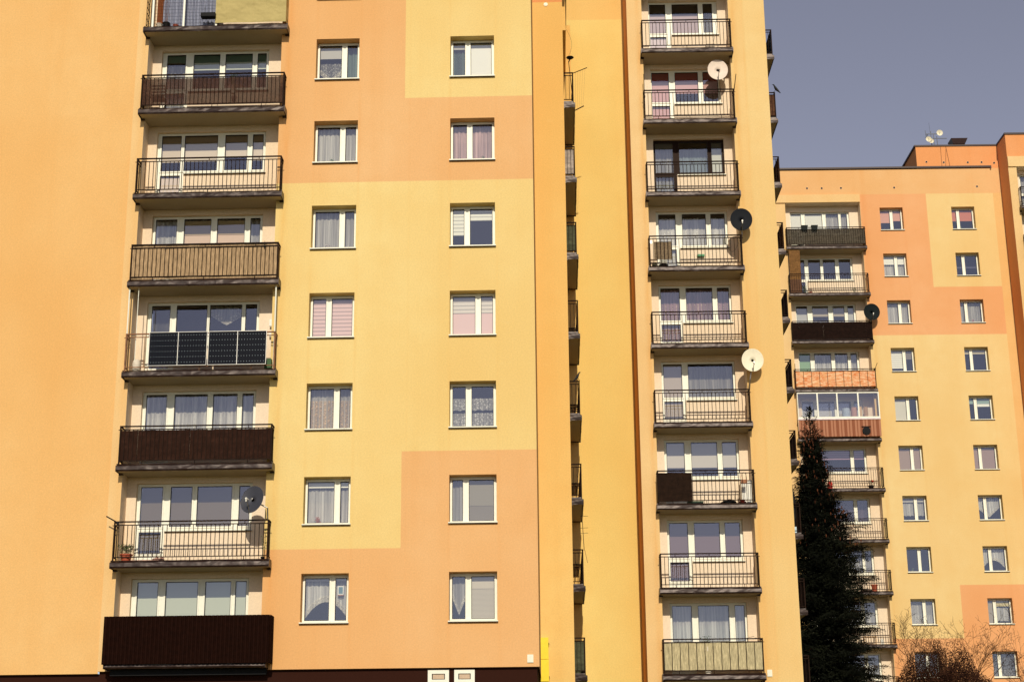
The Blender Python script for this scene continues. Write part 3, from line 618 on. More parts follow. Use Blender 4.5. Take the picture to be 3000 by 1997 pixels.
dbw = {0: [Sl(CRB, 0, 1, [0, 1]), N(.55, 0, 1, [2, 3])], 1: [B((.12, .09, .05), 0, .16)], 2: [B((.42, .36, .25), 0, .5, [1, 2]), B((.5, .5, .45), .1, .8, [0, 3]), Lc(.6, .7, 1, [1, 2])], 3: [B((.25, .42, .20), .03, .95, [0]), N(.6), Lc(.6, .55, 1)], 4: [B(GREYB, .3, 1)],
       5: [Zb((.5, .3, .36), 0, .42)], 6: [N(.3, 0, 1, None, None, (.4, .3, .35))], 7: [N(.5), B(GREYB, 0, 1, [0])], 8: [N(.6)], 9: [N(.6)]}
dsc = {0: (GYM, .30, 1.24, None, None, True, .02), 2: (BKM, .24, 1.24, None, None, True, -.05), 3: (ORP, .28, 1.22, None, None, True, .02)}
DL = dx1-dx0
for j in range(10):
    zs = 32.02-2.8*j
    balcony_window(D, zs, 16.16, 19.58, 16.95, .6, dpan.get(j, dflt), WHT, dbw[j])
    s = balcony(D, front_T(dx0), DL, zs, overh=(drl-dx0+.004, dx1-drr+.004), screen=dsc.get(j), rail=(j != 4), bal=.127 if j != 3 else .42)
    if j == 1:                                       # tall brown roll blind over the left bay of the balcony below the grey netting
        mb = MB(); mb.box(15.80, 16.42, -.37, -.36, zs+1.0, zs+2.74); mb.build('roll_blind', meshm('bamboo', (.20, .10, .035), 1.0, 0, 2), s)
        mb = MB(); mb.box(15.79, 16.43, -.365, -.355, zs+.22, zs+1.02); mb.build('screen', meshm('bamboo2', (.14, .07, .04), .9, 0, 8), s)
    if j == 4:                                       # glazed balcony: white sliding sashes over a ribbed apron
        z0, z1 = 22.12, 23.62; ds = [15.76, 16.87, 17.96, 19.12, 20.26]
        mb = MB(); g = .055
        gridwall(mb, [15.76, 20.28], [z0, z1], [(a+g*.7, b_-g*.7, z0+.09, z1-.08) for a, b_ in zip(ds, ds[1:])], -.42, .05, lambda a, b_: 0)
        mb.box(15.76, 15.80, -.369, -.01, z0, z1); mb.box(20.24, 20.28, -.369, -.01, z0+.0, z0+.08); mb.box(20.24, 20.28, -.369, -.01, z1-.08, z1)
        gl = mb.build('glazing', WHT, s); mb = MB()
        for a, b_ in zip(ds, ds[1:]): mb.face([(a+g*.7, -.40, z0+.09), (b_-g*.7, -.40, z0+.09), (b_-g*.7, -.40, z1-.08), (a+g*.7, -.40, z1-.08)])
        mb.face([(20.26, -.36, z0+.08), (20.26, -.02, z0+.08), (20.26, -.02, z1-.08), (20.26, -.36, z1-.08)])
        mb.build('pane', GLS, gl)
        mb = MB(); u = 15.77; k = 0
        while u < 20.24:
            mb.box(u, u+.055, -.425, -.40, 21.09, 22.04, k % 2); mb.box(u+.055, u+.11, -.412, -.40, 21.09, 22.04, (k//2) % 2); u += .11; k += 1
        mb.box(20.20, 20.235, -.395, -.01, 21.09, 22.04, 0)
        mb.build('apron', [blindm('clad_pink', (.42, .19, .11)), blindm('clad_rust', (.26, .09, .045))], s)
        mb = MB(); mb.box(15.74, 20.28, -.46, -.405, 22.04, 22.12); mb.build('sill', plain('grey_flashing', (.5, .42, .42), .4, .3), s)

E_ = empty('apartment_building', (0, 85.938, 0), R(-.487))
tag(E_, 'salmon topped apartment block cut off by the right edge, standing forward of the far block', 'apartment building', 'stepped prefabricated apartment blocks')
mb = MB(); EC = 36.40
gridwall(mb, [28.335, 42], [4, 37.02, 38.39], [(28.80, 33.1, 4, EC)], -1.6, .2, lambda x, z: 0 if z > 37.02 else 1)
mb.face([(28.335, -1.6, 4), (28.335, 9, 4), (28.335, 9, 38.39), (28.335, -1.6, 38.39)], 0)  # side wall below the top band: shade painted in with the salmon plaster
mb.box(28.335, 33.4, -1.68, -1.601, EC, 37.02, 1); mb.box(28.80, 33.1, -1.599, -.9, EC+.001, EC+.15, 3)
mb.build('wall', [SAL, APR, ORA, CRW], E_, origin=(0, 0, 0))
mb = MB(); mb.box(28.29, 42, -1.66, 9, 38.39, 38.49); mb.build('roof', CAP, E_)
o = MB(); efl = [33.72-2.8*j for j in range(10)]
mb = MB(); hs_ = [(29.1, 29.85, z+.22, z+2.45) for z in efl]+[(29.85, 32.5, z+1.22, z+2.45) for z in efl]
gridwall(mb, [28.80, 33.1], [4, EC], hs_, -1.0, .17, lambda a, b: 0); mb.face([(28.80, -1.6, 4), (28.80, -1.6, EC), (28.80, -1.0, EC), (28.80, -1.0, 4)]); mb.face([(33.1, -1.6, 4), (33.1, -1.0, 4), (33.1, -1.0, EC), (33.1, -1.6, EC)]); mb.build('loggia_wall', CRW, E_)
backing(E_, 28.80, 33.1, -.8, 4, 36.3, [z+.13 for z in efl], 1.6)
for j, zs in enumerate(efl):
    f = window(E_, 29.1, 32.5, zs+1.22, zs+2.45, -.86, [(29.18, 29.74, zs+1.35, zs+2.36), (29.96, 30.9, zs+1.35, zs+2.36), (31.1, 32.42, zs+1.35, zs+2.36), (29.18, 29.74, zs+.5, zs+1.18)], WHT, [N(.5)], sill=False, door=(29.85, zs+.22))
    ET = (lambda u, v, z: (28.74+u, -1.6+v, z))
    balcony(E_, ET, 4.45, zs, overh=(.065, .095), bal=.127, screen=(BKM, .3, 1.2, None, None, True, .02) if j == 1 else None)

# ================================================================== things on and around the balconies
FR = {'A': (Vector((0, 45.172, 0)), R(-1.579)), 'C': (Vector((0, 53.092, 0)), R(-.819)), 'D': (Vector((0, 85.938, 0)), R(-.487))}
def place(b, name, x, y, z, label, cat, group=None):
    """Empty at building-frame (x, y, z); parts are modelled in metres around it"""
    o, a = FR[b]; p = o + Matrix.Rotation(a, 3, 'Z') @ Vector((x, y, z))
    return tag(empty(name, p, a), label, cat, group)
def basis(n):
    n = Vector(n).normalized(); a = Vector((0, 0, 1)).cross(n).normalized(); b = n.cross(a); return a, b, n
def dish(b, x, y, z, dia, face, mat, label, foot, lnbm=BLK, depth=.06, hgt=1.09, lown=.32, group='satellite dishes'):
    """foot = where the mast is clamped, relative to the dish centre"""
    th = place(b, 'satellite_dish', x, y, z, label, 'satellite dish', group)
    a, bb, n = basis(face); r = dia/2; mb = MB(); rings = []
    def pt(q, k, N_, d): ang = 2*math.pi*k/N_; return tuple(a*math.cos(ang)*r*q + bb*math.sin(ang)*r*q*hgt + n*(depth*q*q - depth*.5 + d))
    N_ = 40
    for d in (0, -.012):
        rings.append([[mb.p(*pt(q, k, N_, d)) for k in range(N_)] for q in (.12, .4, .65, .85, .97, 1.0)])
    for rr in rings:
        for p, q in zip(rr, rr[1:]):
            for k in range(N_): mb.f.append([p[k], p[(k+1) % N_], q[(k+1) % N_], q[k]]); mb.mi.append(0)
        mb.f.append(rr[0][:]); mb.mi.append(0)
    for k in range(N_): mb.f.append([rings[0][-1][k], rings[0][-1][(k+1) % N_], rings[1][-1][(k+1) % N_], rings[1][-1][k]]); mb.mi.append(0)
    mb.build('reflector', mat, th, smooth=True)
    low = -bb*r*hgt*1.0 + n*(depth*.5); lnb = n*(dia*.45) - bb*r*lown
    mb = MB(); mb.tube(-bb*r*.8-n*.03, low, .012, 8); mb.tube(low, lnb-n*.02, .011, 8); mb.build('arm', BLK if lnbm is BLK else STL, th)
    mb = MB(); mb.tube(lnb-n*.0, lnb-n*.10, .030, 10); mb.tube(lnb+bb*.0-n*.02, lnb-bb*.09-n*.03, .018, 8); mb.build('receiver', lnbm, th)
    f = Vector(foot); mb = MB(); back = -n*(depth*.5+.02); mb.box(back.x-.05, back.x+.05, back.y-.0, back.y+.07, back.z-.07, back.z+.07); mb.tube(back+Vector((0, .04, 0)), Vector((f.x, back.y+.06, f.z+.3)), .02, 8); mb.tube((f.x, back.y+.06, f.z+.3), f, .022, 8)
    mb.build('mast', STL, th); return th
dish('A', -7.43, -.60, 10.13, .74, (-.34, -.86, .22), LEAD, 'lead grey satellite dish turned left over the railing above the ribbed brown balcony', (.42, .20, -.52), WPL, hgt=1.12, lown=.25)
dish('C', 7.60, -.05, 27.41, .74, (.02, -1, .03), DISHW, 'pinkish white satellite dish in front of the red window blinds', (.25, .30, -.35), BLK, lown=.45)
dish('C', 8.11, -.50, 21.41, .77, (-.03, -1, .03), DISHD, 'black satellite dish on the corner of a balcony with a rug, middle block', (.02, .40, -.80), WPL, lown=.45)
dish('C', 8.25, -.46, 16.29, .75, (.0, -1, .03), DISHC, 'cream satellite dish beside the loggia with one wide undivided window', (-.10, .40, -.95), STL, lown=.45)
dish('D', 20.20, -.60, 28.17, .90, (.0, -1, .03), plain('dish_green', (.005, .009, .010), .7, 0, .12), 'dark green satellite dish on the far block beside the black screened balcony', (-.05, .25, -.66), WPL, lown=.45)

# solar panels hung on the rail
def solar_mat():
    m, t = newmat('solar_cells'); c = nd(t, 'ShaderNodeTexCoord'); sp = nd(t, 'ShaderNodeSeparateXYZ'); t.links.new(c.outputs['Object'], sp.inputs[0])
    def tri(v, per): return math_(t, 'ABSOLUTE', math_(t, 'SUBTRACT', math_(t, 'FRACT', math_(t, 'MULTIPLY', v, 1/per)), .5))
    a = tri(sp.outputs[0], .083); b = tri(sp.outputs[2], .166)
    d = math_(t, 'ADD', math_(t, 'MULTIPLY', a, .083), math_(t, 'MULTIPLY', b, .166)); dot = mrange(t, d, .006, .012, 1, 0)
    lx = mrange(t, a, .0, .035, 1, 0)
    col = mixc(t, math_(t, 'MULTIPLY', lx, .35), (.004, .005, .010), (.03, .035, .06)); col = mixc(t, dot, col, (.42, .50, .55))
    finish(t, col, .35, spec=.06); return m
SOL = solar_mat()
for x0, lab in ((-10.70, 'left black solar panel hung on the balcony rail under the tall bare window'), (-8.94, 'right black solar panel hung on the balcony rail under the tall bare window')):
    th = place('A', 'solar_panel', x0+.86, -.44, 14.18, lab, 'solar panel', 'solar panels on one balcony')
    mb = MB(); mb.box(-.85, .85, -.02, .012, .01, 1.02); mb.build('cells', SOL, th, origin=(0, 0, .02))
    mb = MB(); 
    for a, b_, c, d in ((-.862, .862, 0, .012), (-.862, .862, 1.018, 1.03), (-.862, -.85, .012, 1.018), (.85, .862, .012, 1.018), (-.008, .008, .012, 1.018)): mb.box(a, b_, -.027, .015, c, d)
    mb.build('frame', plain('alu_frame', (.62, .60, .55), .35, .4), th)

def pot(b, x, y, z, r, h, mat, label, plant=None, ph=.35, group=None, seed=1, leaf=GRN, cat='plant pot'):
    th = place(b, 'plant_pot', x, y, z, label, cat, group)
    mb = MB(); mb.lathe([(r*.72, 0), (r*.95, h*.82), (r*1.08, h*.84), (r*1.08, h), (r*.9, h), (r*.88, h*.9)], n=16); mb.build('pot', mat, th, smooth=False)
    if plant:
        rnd = random.Random(seed); mb = MB()
        for i in range(plant):
            a = rnd.uniform(0, 6.28); q = rnd.uniform(.1, 1)*r*1.5; hh = h+rnd.uniform(.25, 1)*ph; s = rnd.uniform(.015, .035)
            c = Vector((math.cos(a)*q, math.sin(a)*q*.6, hh)); u = Vector((rnd.uniform(-1, 1), rnd.uniform(-1, 1), rnd.uniform(-1, 1))).normalized()*s; v = u.orthogonal().normalized()*s*.6
            mb.face([c-u, c-v, c+u, c+v])
            if i % 5 == 0: mb.tube((c.x*.2, c.y*.2, h*.9), c, .004, 4)
        mb.build('foliage', leaf, th)
    return th
pot('A', -11.07, -.22, 8.445, .17, .23, TER, 'terracotta pot with bushy plant at the left end of the lead grey dish balcony', 130, .28, seed=2)
pot('A', -7.15, -.22, 8.445, .06, .11, BLK, 'small black pot with dry stems at the right end of the lead grey dish balcony', 18, .8, seed=3)
pot('A', -11.02, -.24, 25.245, .10, .16, SACK, 'pale pot at the far left of the topmost balcony behind white posts')
pot('A', -10.80, -.24, 25.245, .11, .20, BLK, 'black pot with a bare stem between the pale pot and the orange pot', 14, .9, seed=5, leaf=WOD)
pot('A', -10.50, -.24, 25.245, .085, .12, TER, 'small orange pot on the topmost balcony beside the black pot')
pot('A', -8.72, .35, 23.25, .09, .14, SACK, 'slender green plant rising above the brown netting of the second balcony', 60, .55, seed=6)
# folding chair behind the brown netting
th = place('A', 'folding_chair', -10.95, -.10, 22.445, 'dark folding chair behind the brown see-through netting', 'chair')
mb = MB()
for x in (-.22, .22): mb.tube((x, .18, 0), (x, -.12, .88), .013, 6); mb.tube((x, -.22, 0), (x, .2, .46), .013, 6)
mb.build('frame', BLK, th); mb = MB(); mb.box(-.22, .22, -.2, .2, .44, .46); mb.build('seat', BLK, th)
mb = MB(); [mb.box(-.22, .22, -.12+.03*i, -.11+.03*i, .82-.09*i, .87-.09*i) for i in range(4)]; mb.build('backrest', BLK, th)
def simple(b, name, x, y, z, label, cat, build, mats, group=None, smooth=False):
    th = place(b, name, x, y, z, label, cat, group); mb = MB(); build(mb)
    o = mb.build(name, mats, None, smooth, origin=(0, 0, 0)); o.matrix_world = th.matrix_basis.copy()
    for k in th.keys(): o[k] = th[k]
    nm = th.name; bpy.data.objects.remove(th); o.name = nm; return o
def sackf(mb): mb.lathe([(.08, 0), (.12, .04), (.125, .30), (.10, .38), (.03, .42)], n=12)
simple('A', 'sack', -11.11, -.18, 14.045, 'white cylindrical sack at the left end of the solar panel balcony', 'sack', sackf, SACK, smooth=True)
simple('A', 'crate', -7.17, -.18, 14.045, 'small green crate beside the right solar panel', 'crate', lambda mb: (mb.box(-.05, .07, -.08, .1, 0, .36), mb.box(-.13, -.07, -.08, .1, 0, .32)), plain('green_crate', (.03, .09, .02), .6))
for z, h, lab in ((15.62, .22, 'upper white meter box on the loggia wall right of the bare window'), (15.30, .13, 'lower white meter box on the loggia wall right of the bare window')):
    simple('A', 'meter_box', -7.28, .54, z, lab, 'meter box', lambda mb, h=h: (mb.box(-.05, .06, -.06, .055, 0, h), mb.box(-.05, .06, -.075, -.061, .02, h-.02)), WPL, 'meter boxes in one loggia')
simple('A', 'window_box', -9.42, -.45, 25.46, 'black flower trough hung on the topmost balcony rail beside the khaki tarp', 'flower box', lambda mb: (mb.box(-.20, .20, -.10, .06, 0, .02), mb.box(-.23, .23, -.13, .07, .02, .15), mb.tube((-.13, 0, .15), (-.13, 0, .42), .006, 5)), BLK)
simple('A', 'doormat', -10.55, -.15, 8.445, 'pink patterned mat and rag on the floor of the lead grey dish balcony', 'mat', lambda mb: (mb.box(-.35, .45, -.18, .1, 0, .05), [mb.blob((.30+.07*i, -.05, .07+.02*(i % 2)), .07, .08, .05) for i in range(4)]), plain('mat_pink', (.45, .26, .20), .9, var=.4, sc=20))
def cl(mb): mb.tube((0, 0, 0), (-.34, -.02, .19), .018, 8); mb.box(-.03, .03, -.03, .03, -.06, .03)
simple('A', 'drying_arm', -11.32, -.38, 9.56, 'black clothesline arm sticking out at the left end of a balcony rail', 'clothesline arm', cl, BLK)
# yellow gas cabinet, junction plates
th = place('A', 'gas_cabinet', .79, 3.99, 5.30, 'bright yellow gas pipe cabinet in two halves at the foot of the orange strip', 'gas cabinet')
mb = MB(); mb.box(-.135, .135, -.16, 0, 0, .655); mb.build('lower_door', YPL, th); mb = MB(); mb.box(-.14, .13, -.165, 0, .665, 1.31); mb.build('upper_door', YPL, th)
mb = MB(); mb.box(.131, .15, -.12, 0, .1, .16); mb.box(.131, .15, -.12, 0, 1.1, 1.16); mb.build('hinge', BLK, th)
simple('A', 'junction_plate', .435, 0, 5.53, 'white square junction cover low on the peach corner of the nearest block', 'junction box', lambda mb: (mb.box(-.085, .085, -.03, -.001, 0, .22), mb.box(-.075, .075, -.034, -.03, .01, .21)), IVO, 'junction covers')
simple('C', 'junction_plate', 8.33, 0, 5.69, 'white square junction cover beside the lowest balcony of the middle block', 'junction box', lambda mb: (mb.box(-.08, .08, -.03, -.001, 0, .22), mb.box(-.07, .07, -.034, -.03, .01, .21)), IVO, 'junction covers')
simple('A', 'air_vent', 1.15, 4.0, 28.02, 'small round air vent high on the orange strip beside the nearest block', 'air vent', lambda mb: (mb.tube((0, 0, .06), (0, -.02, .06), .07, 16), mb.tube((0, -.02, .06), (0, -.026, .06), .045, 12)), IVO)

# end balconies of block A: clothesline, dish on a pole, antenna, bird
th = place('A', 'satellite_dish', 1.97, 5.75, 26.9, 'small black dish seen edge-on from below on a tall thin pole', 'satellite dish', 'satellite dishes')
mb = MB(); mb.lathe([(.02, -.03), (.09, -.01), (.135, .03), (.13, .04)], n=20); mb.build('reflector', BLK, th); mb = MB(); mb.tube((.0, 0, -.03), (-.05, 0, -.14), .02, 8); mb.tube((-.05, 0, -.14), (.07, 0, -1.6), .012, 8); mb.build('mast', BLK, th)
th = place('A', 'clothesline', 2.07, 5.8, 26.35, 'clothesline arm with hanging wires sticking out from the top end balcony', 'clothesline')
mb = MB(); mb.tube((0, 0, 0), (.49, -.05, .18), .016, 8); mb.build('arm', RAIL, th); mb = MB(); mb.tube((.04, 0, -1.42), (.35, -.05, -1.28), .02, 8); mb.build('arm', RAIL, th)
mb = MB(); [mb.tube((.08+.085*i, -.01*i, .03+.03*i), (.06+.065*i, -.01*i, -1.41+.03*i), .003, 4) for i in range(5)]; mb.build('wire', RUST, th)
simple('A', 'cable_loop', 1.86, 5.78, 27.3, 'thin black cable looping out beside the pole dish', 'cable', lambda mb: [mb.tube((.18*math.sin(math.pi*i/14), 0, .75-.085*i), (.18*math.sin(math.pi*(i+1)/14), 0, .75-.085*(i+1)), .005, 4) for i in range(14)], BLK)
th = place('A', 'tv_antenna', 2.12, 5.75, 9.55, 'thin branched television antenna on an end balcony near the bottom', 'antenna')
mb = MB(); mb.tube((-.02, 0, 0), (-.07, 0, 1.15), .010, 6); mb.build('mast', BLK, th); mb = MB(); [mb.tube((-.13, 0, z), (.12, 0, z+.01), .006, 5) for z in (.55, .72, 1.10)]; mb.build('element', BLK, th)
mb = MB(); mb.tube((0, 0, 0), (.08, 0, -.4), .008, 5); mb.build('stay', RUST, th)

def bird(b, x, y, z, rz, label, s=1, lean=0):
    th = place(b, 'bird', x, y, z, label, 'bird', 'crows perched on balcony rails'); th.rotation_euler[2] += rz; th.rotation_euler[1] = -R(24); th.scale = (s, s*1.25, s*1.15)
    mb = MB(); prof = [(-.25, .06, .004, .018), (-.17, .085, .020, .022), (-.08, .12, .045, .042), (.0, .155, .055, .058), (.07, .195, .045, .05), (.115, .235, .030, .034), (.145, .262, .030, .031), (.172, .268, .019, .020), (.195, .262, .009, .009), (.235, .252, .002, .002)]
    rings = []
    for (px, pz, ry, rz_) in prof:
        rings.append([mb.p(px, ry*math.cos(2*math.pi*k/12), pz+rz_*math.sin(2*math.pi*k/12)) for k in range(12)])
    for a, c in zip(rings, rings[1:]):
        for k in range(12): mb.f.append([a[k], a[(k+1) % 12], c[(k+1) % 12], c[k]]); mb.mi.append(0)
    mb.f.append(rings[0][::-1]); mb.mi.append(0); mb.f.append(rings[-1]); mb.mi.append(0)
    for sgn in (-1, 1):
        mb.face([(-.20, sgn*.03, .085), (.03, sgn*.062, .15), (.05, sgn*.055, .19), (-.06, sgn*.045, .165)]); mb.tube((.01, sgn*.022, .11), (.015, sgn*.022, .045), .011, 6, .005); mb.tube((.015, sgn*.022, .05), (.012, sgn*.022, .0), .004, 5)
        for d in (-.5, 0, .5): mb.tube((.012, sgn*.022, .004), (.045, sgn*.022+d*.03, .002), .003, 4)
    mb.build('body', FEA, th, smooth=True); return th
bird('C', 10.62, 5.95, 29.305, math.pi, 'black crow facing left on the rail corner against the sky', .95)
bird('A', 2.05, 5.86, 15.21, 0, 'dark bird on the corner of an end balcony above the amber wall', .8)

# block C balconies
def armf(dx, h): return lambda mb: (mb.tube((0, 0, 0), (dx, 0, h), .014, 7), mb.box(-.03, .03, -.02, .02, -.05, .03))
simple('C', 'drying_arm', 4.87, -.38, 26.25, 'upright black clothesline arm left of the pinkish dish balcony', 'clothesline arm', armf(.0, .88), RAIL, 'clothesline arms of one balcony')
simple('C', 'drying_arm', 8.09, -.38, 26.28, 'upright black clothesline arm right of the pinkish dish balcony', 'clothesline arm', armf(.12, .80), RAIL, 'clothesline arms of one balcony')
simple('C', 'lamp_globe', 5.02, .30, 30.55, 'white globe lamp on the left loggia wall of the top middle balcony', 'lamp', lambda mb: (mb.blob((0, 0, 0), .06, .06, .085, 14, 8), mb.tube((-.09, 0, .07), (0, 0, .07), .015, 6)), WPL, smooth=True)
simple('C', 'crate', 7.35, -.15, 28.145, 'low grey box with a dry stem on the top middle balcony', 'box', lambda mb: (mb.box(-.16, .16, -.1, .1, 0, .22), mb.tube((.1, 0, .2), (.2, 0, .62), .008, 5)), plain('box_grey', (.30, .24, .18), .8))
def rug(mb):
    for i in range(14):
        for j in range(10):
            x0, x1 = -.31+.62*i/14, -.31+.62*(i+1)/14; z0, z1 = -.66*j/10, -.66*(j+1)/10; f = lambda x: .012*math.sin(x*17)
            mb.face([(x0, f(x0), z0), (x1, f(x1), z0), (x1, f(x1), z1), (x0, f(x0), z1)])
simple('C', 'rug', 5.34, -.25, 20.72, 'brown patterned rug drying behind the rail of the black dish balcony', 'rug', rug, meshm('rug', (.22, .16, .10), 1.0, 0, 4))
pot('C', 5.05, -.12, 19.745, .10, .12, BLK, 'dark pot under the drying rug', 30, .12, seed=9)
simple('C', 'basin', 5.35, -.12, 19.745, 'black basin on the floor under the drying rug', 'basin', lambda mb: mb.lathe([(.10, 0), (.17, .13), (.175, .14), (.15, .135)], n=16), BLK)
simple('C', 'window_box', 6.75, .55, 20.43, 'small green trough on the window sill behind the black dish balcony', 'flower box', lambda mb: mb.box(-.13, .13, -.06, .05, 0, .07), GPL)
simple('C', 'cabinet', 7.90, .30, 11.345, 'white cabinet at the right end of the balcony with the brown mat', 'cabinet', lambda mb: (mb.box(-.17, .17, -.2, .2, 0, .86), mb.box(-.18, .18, -.21, .21, .86, .89), mb.box(-.165, -.005, -.212, -.2, .03, .83), mb.box(.005, .165, -.212, -.2, .03, .83)), WPL)
th = place('C', 'hanging_basket', 7.77, -.28, 12.05, 'brown hanging basket with wire hoop on the rail of the brown mat balcony', 'hanging basket')
mb = MB(); mb.box(-.10, .10, -.07, .07, 0, .12); mb.build('pot', WOD, th); mb = MB(); [mb.tube((.10*math.cos(math.pi*i/10), 0, .12+.26*math.sin(math.pi*i/10)), (.10*math.cos(math.pi*(i+1)/10), 0, .12+.26*math.sin(math.pi*(i+1)/10)), .005, 4) for i in range(10)]; mb.build('hoop', BLK, th)
rnd = random.Random(5)
simple('C', 'bag', 7.25, -.15, 11.345, 'slumped black bag on the floor of the brown mat balcony', 'bag', lambda mb: (mb.blob((0, 0, .07), .28, .15, .09, 14, 7, .12, rnd), mb.blob((.03, 0, .12), .16, .1, .08, 12, 6, .1, rnd)), BLK)
simple('C', 'bowl', 7.70, -.18, 11.345, 'dark red bowls stacked next to the black bag', 'bowl', lambda mb: (mb.lathe([(.07, 0), (.13, .08), (.135, .09), (.11, .09)], n=16), mb.lathe([(.05, .09), (.10, .15), (.105, .16), (.08, .16)], n=16)), plain('bowl_red', (.20, .03, .02), .5))
simple('C', 'bucket', 7.92, -.20, 11.345, 'small white bucket in front of the white cabinet', 'bucket', lambda mb: mb.lathe([(.07, 0), (.085, .14), (.09, .15), (.075, .15)], n=16), WPL)
simple('C', 'box', 6.12, -.15, 11.345, 'flat green box on the floor beside the brown mat', 'box', lambda mb: (mb.box(-.26, .26, -.12, .12, 0, .10), mb.box(-.27, .27, -.13, .13, .10, .12)), plain('box_green', (.08, .13, .08), .6))
pot('C', 6.30, -.20, 5.745, .14, .9, SACK, 'small green plant showing above the beige lowest balcony screen', 60, .35, seed=14)
simple('C', 'awning_rod', 7.5, -.30, 6.95, 'thin slanted rods above the right end of the beige screen', 'rods', lambda mb: (mb.tube((0, 0, -.06), (.35, 0, .02), .006, 5), mb.tube((.1, 0, -.08), (.42, 0, -.03), .006, 5)), BLK)
# bits on the lower end balcony of block C, in front of the spruce
simple('C', 'parasol', 10.42, 6.1, 11.35, 'folded black parasol on the end balcony in front of the spruce', 'parasol', lambda mb: (mb.lathe([(.02, 0), (.05, .35), (.11, .6), (.09, 1.3), (.02, 1.75)], n=10), mb.tube((0, 0, 0), (0, 0, 1.9), .012, 6)), BLK)
simple('C', 'box', 10.38, 5.96, 11.35, 'pale blue box on the end balcony in front of the spruce', 'box', lambda mb: mb.box(-.12, .09, -.0, .2, 0, .27), plain('box_blue', (.45, .60, .70), .5))
simple('C', 'cloth', 10.40, 5.95, 11.66, 'red cloth hanging at the end balcony in front of the spruce', 'cloth', lambda mb: mb.box(-.10, -.02, 0, .03, 0, .30), RED)

# block D balconies and roof
for x, lab in ((16.76, 'left black flower trough hung on the rail of the grey netted balcony'), (17.33, 'right black flower trough hung on the rail of the grey netted balcony')):
    simple('D', 'window_box', x, -.46, 33.13, lab, 'flower box', lambda mb: (mb.face([(-.14, -.08, 0), (.14, -.08, 0), (.19, -.11, .28), (-.19, -.11, .28)]), mb.face([(-.14, .07, 0), (-.19, .09, .28), (.19, .09, .28), (.14, .07, 0)]), mb.face([(-.14, -.08, 0), (-.19, -.11, .28), (-.19, .09, .28), (-.14, .07, 0)]), mb.face([(.14, -.08, 0), (.14, .07, 0), (.19, .09, .28), (.19, -.11, .28)]), mb.face([(-.14, -.08, 0), (-.14, .07, 0), (.14, .07, 0), (.14, -.08, 0)]), mb.box(-.18, .18, -.10, .08, .24, .26)), plain('trough', (.008, .012, .012), .6, 0, .12), 'flower troughs on the far block')
pot('D', 16.58, -.12, 29.395, .09, .12, BLK, 'tall dark plant behind the rail under the far grey netted balcony', 90, .42, seed=31)
pot('D', 16.93, -.12, 29.395, .12, .12, TER, 'low reddish plant beside the tall dark plant on the far block', 70, .22, seed=32, leaf=plain('leaf_red', (.16, .05, .03), .7))
pot('D', 19.42, -.12, 29.395, .10, .10, SACK, 'pale green plant at the right end of the far block second balcony', 60, .3, seed=33)
simple('D', 'canister', 17.30, -.20, 18.19, 'red canister standing on the far balcony beside the spruce', 'canister', lambda mb: mb.lathe([(.13, 0), (.14, .03), (.14, .33), (.10, .40), (.05, .42)], n=14), RED)
pot('D', 19.55, -.15, 18.19, .16, .2, BLK, 'dark pot with red flowers at the right end of a far balcony', 80, .3, seed=34, leaf=plain('leaf_dark', (.05, .06, .03), .7))
simple('D', 'flower', 19.62, -.2, 18.62, 'red flower head over the dark pot on the far block', 'flower', lambda mb: mb.blob((0, 0, 0), .07, .07, .06, 8, 5, .3, random.Random(2)), RED)
simple('D', 'fan_guard', 19.45, -.44, 21.15, 'round dark fan grille on the ribbed pinkish apron of the glazed balcony', 'fan', lambda mb: (mb.tube((0, -.05, .24), (0, .0, .24), .22, 20), mb.box(-.25, .25, -.06, .0, .47, .49), [mb.box(-.2+.05*i, -.19+.05*i, -.065, -.05, .08, .40) for i in range(9)]), BLK)
for x, c, w, h, lab in ((18.5, (.38, .45, .55), .22, .75, 'blue rolled bedding behind the far glazing'), (18.95, (.45, .25, .2), .17, .80, 'mauve rolled carpet behind the far glazing'), (19.3, (.62, .42, .22), .10, .85, 'tan rolled carpet behind the far glazing'), (19.6, (.42, .25, .12), .12, .82, 'brown rolled carpet behind the far glazing')):
    simple('D', 'rolled_carpet', x, .05, 22.0, lab, 'carpet', lambda mb, w=w, h=h: (mb.lathe([(w*.9, -.9), (w, -.8), (w, h), (w*.9, h+.02)], n=14), mb.lathe([(w*.5, h+.02), (w*.5, h+.03)], n=10)), plain('roll%.2f' % x, c, .9), 'rolls stored on the glazed balcony')
for x, y, dx in ((15.75, -.38, -.0), (20.2, -.38, .14)):
    simple('D', 'drying_arm', x, y, 24.95, 'thin upright arm at the %s end of the orange printed balcony' % ('left' if x < 17 else 'right'), 'clothesline arm', armf(dx, .32), RAIL, 'arms on the orange printed balcony')
pot('D', 19.35, -.05, 12.595, .17, .42, TER, 'terracotta urn with a thin stem on a lower far balcony right of the spruce', 12, .9, seed=40, leaf=WOD)
simple('D', 'bag', 18.9, -.1, 12.595, 'dark slumped bag beside the terracotta urn on the far block', 'bag', lambda mb: mb.blob((0, 0, .09), .32, .15, .11, 12, 6, .15, random.Random(4)), plain('bag_brown', (.05, .03, .02), .8))
simple('D', 'canister', 19.55, -.05, 9.795, 'white canister at the right end of a low far balcony', 'canister', lambda mb: mb.lathe([(.09, 0), (.10, .03), (.10, .28), (.05, .34)], n=12), WPL)
simple('D', 'table', 18.9, -.05, 9.795, 'small pale table on a low far balcony behind the shrubs', 'table', lambda mb: (mb.box(-.35, .35, -.2, .2, .42, .46), [mb.box(x-.02, x+.02, y-.02, y+.02, 0, .42) for x in (-.3, .3) for y in (-.16, .16)]), CARD)
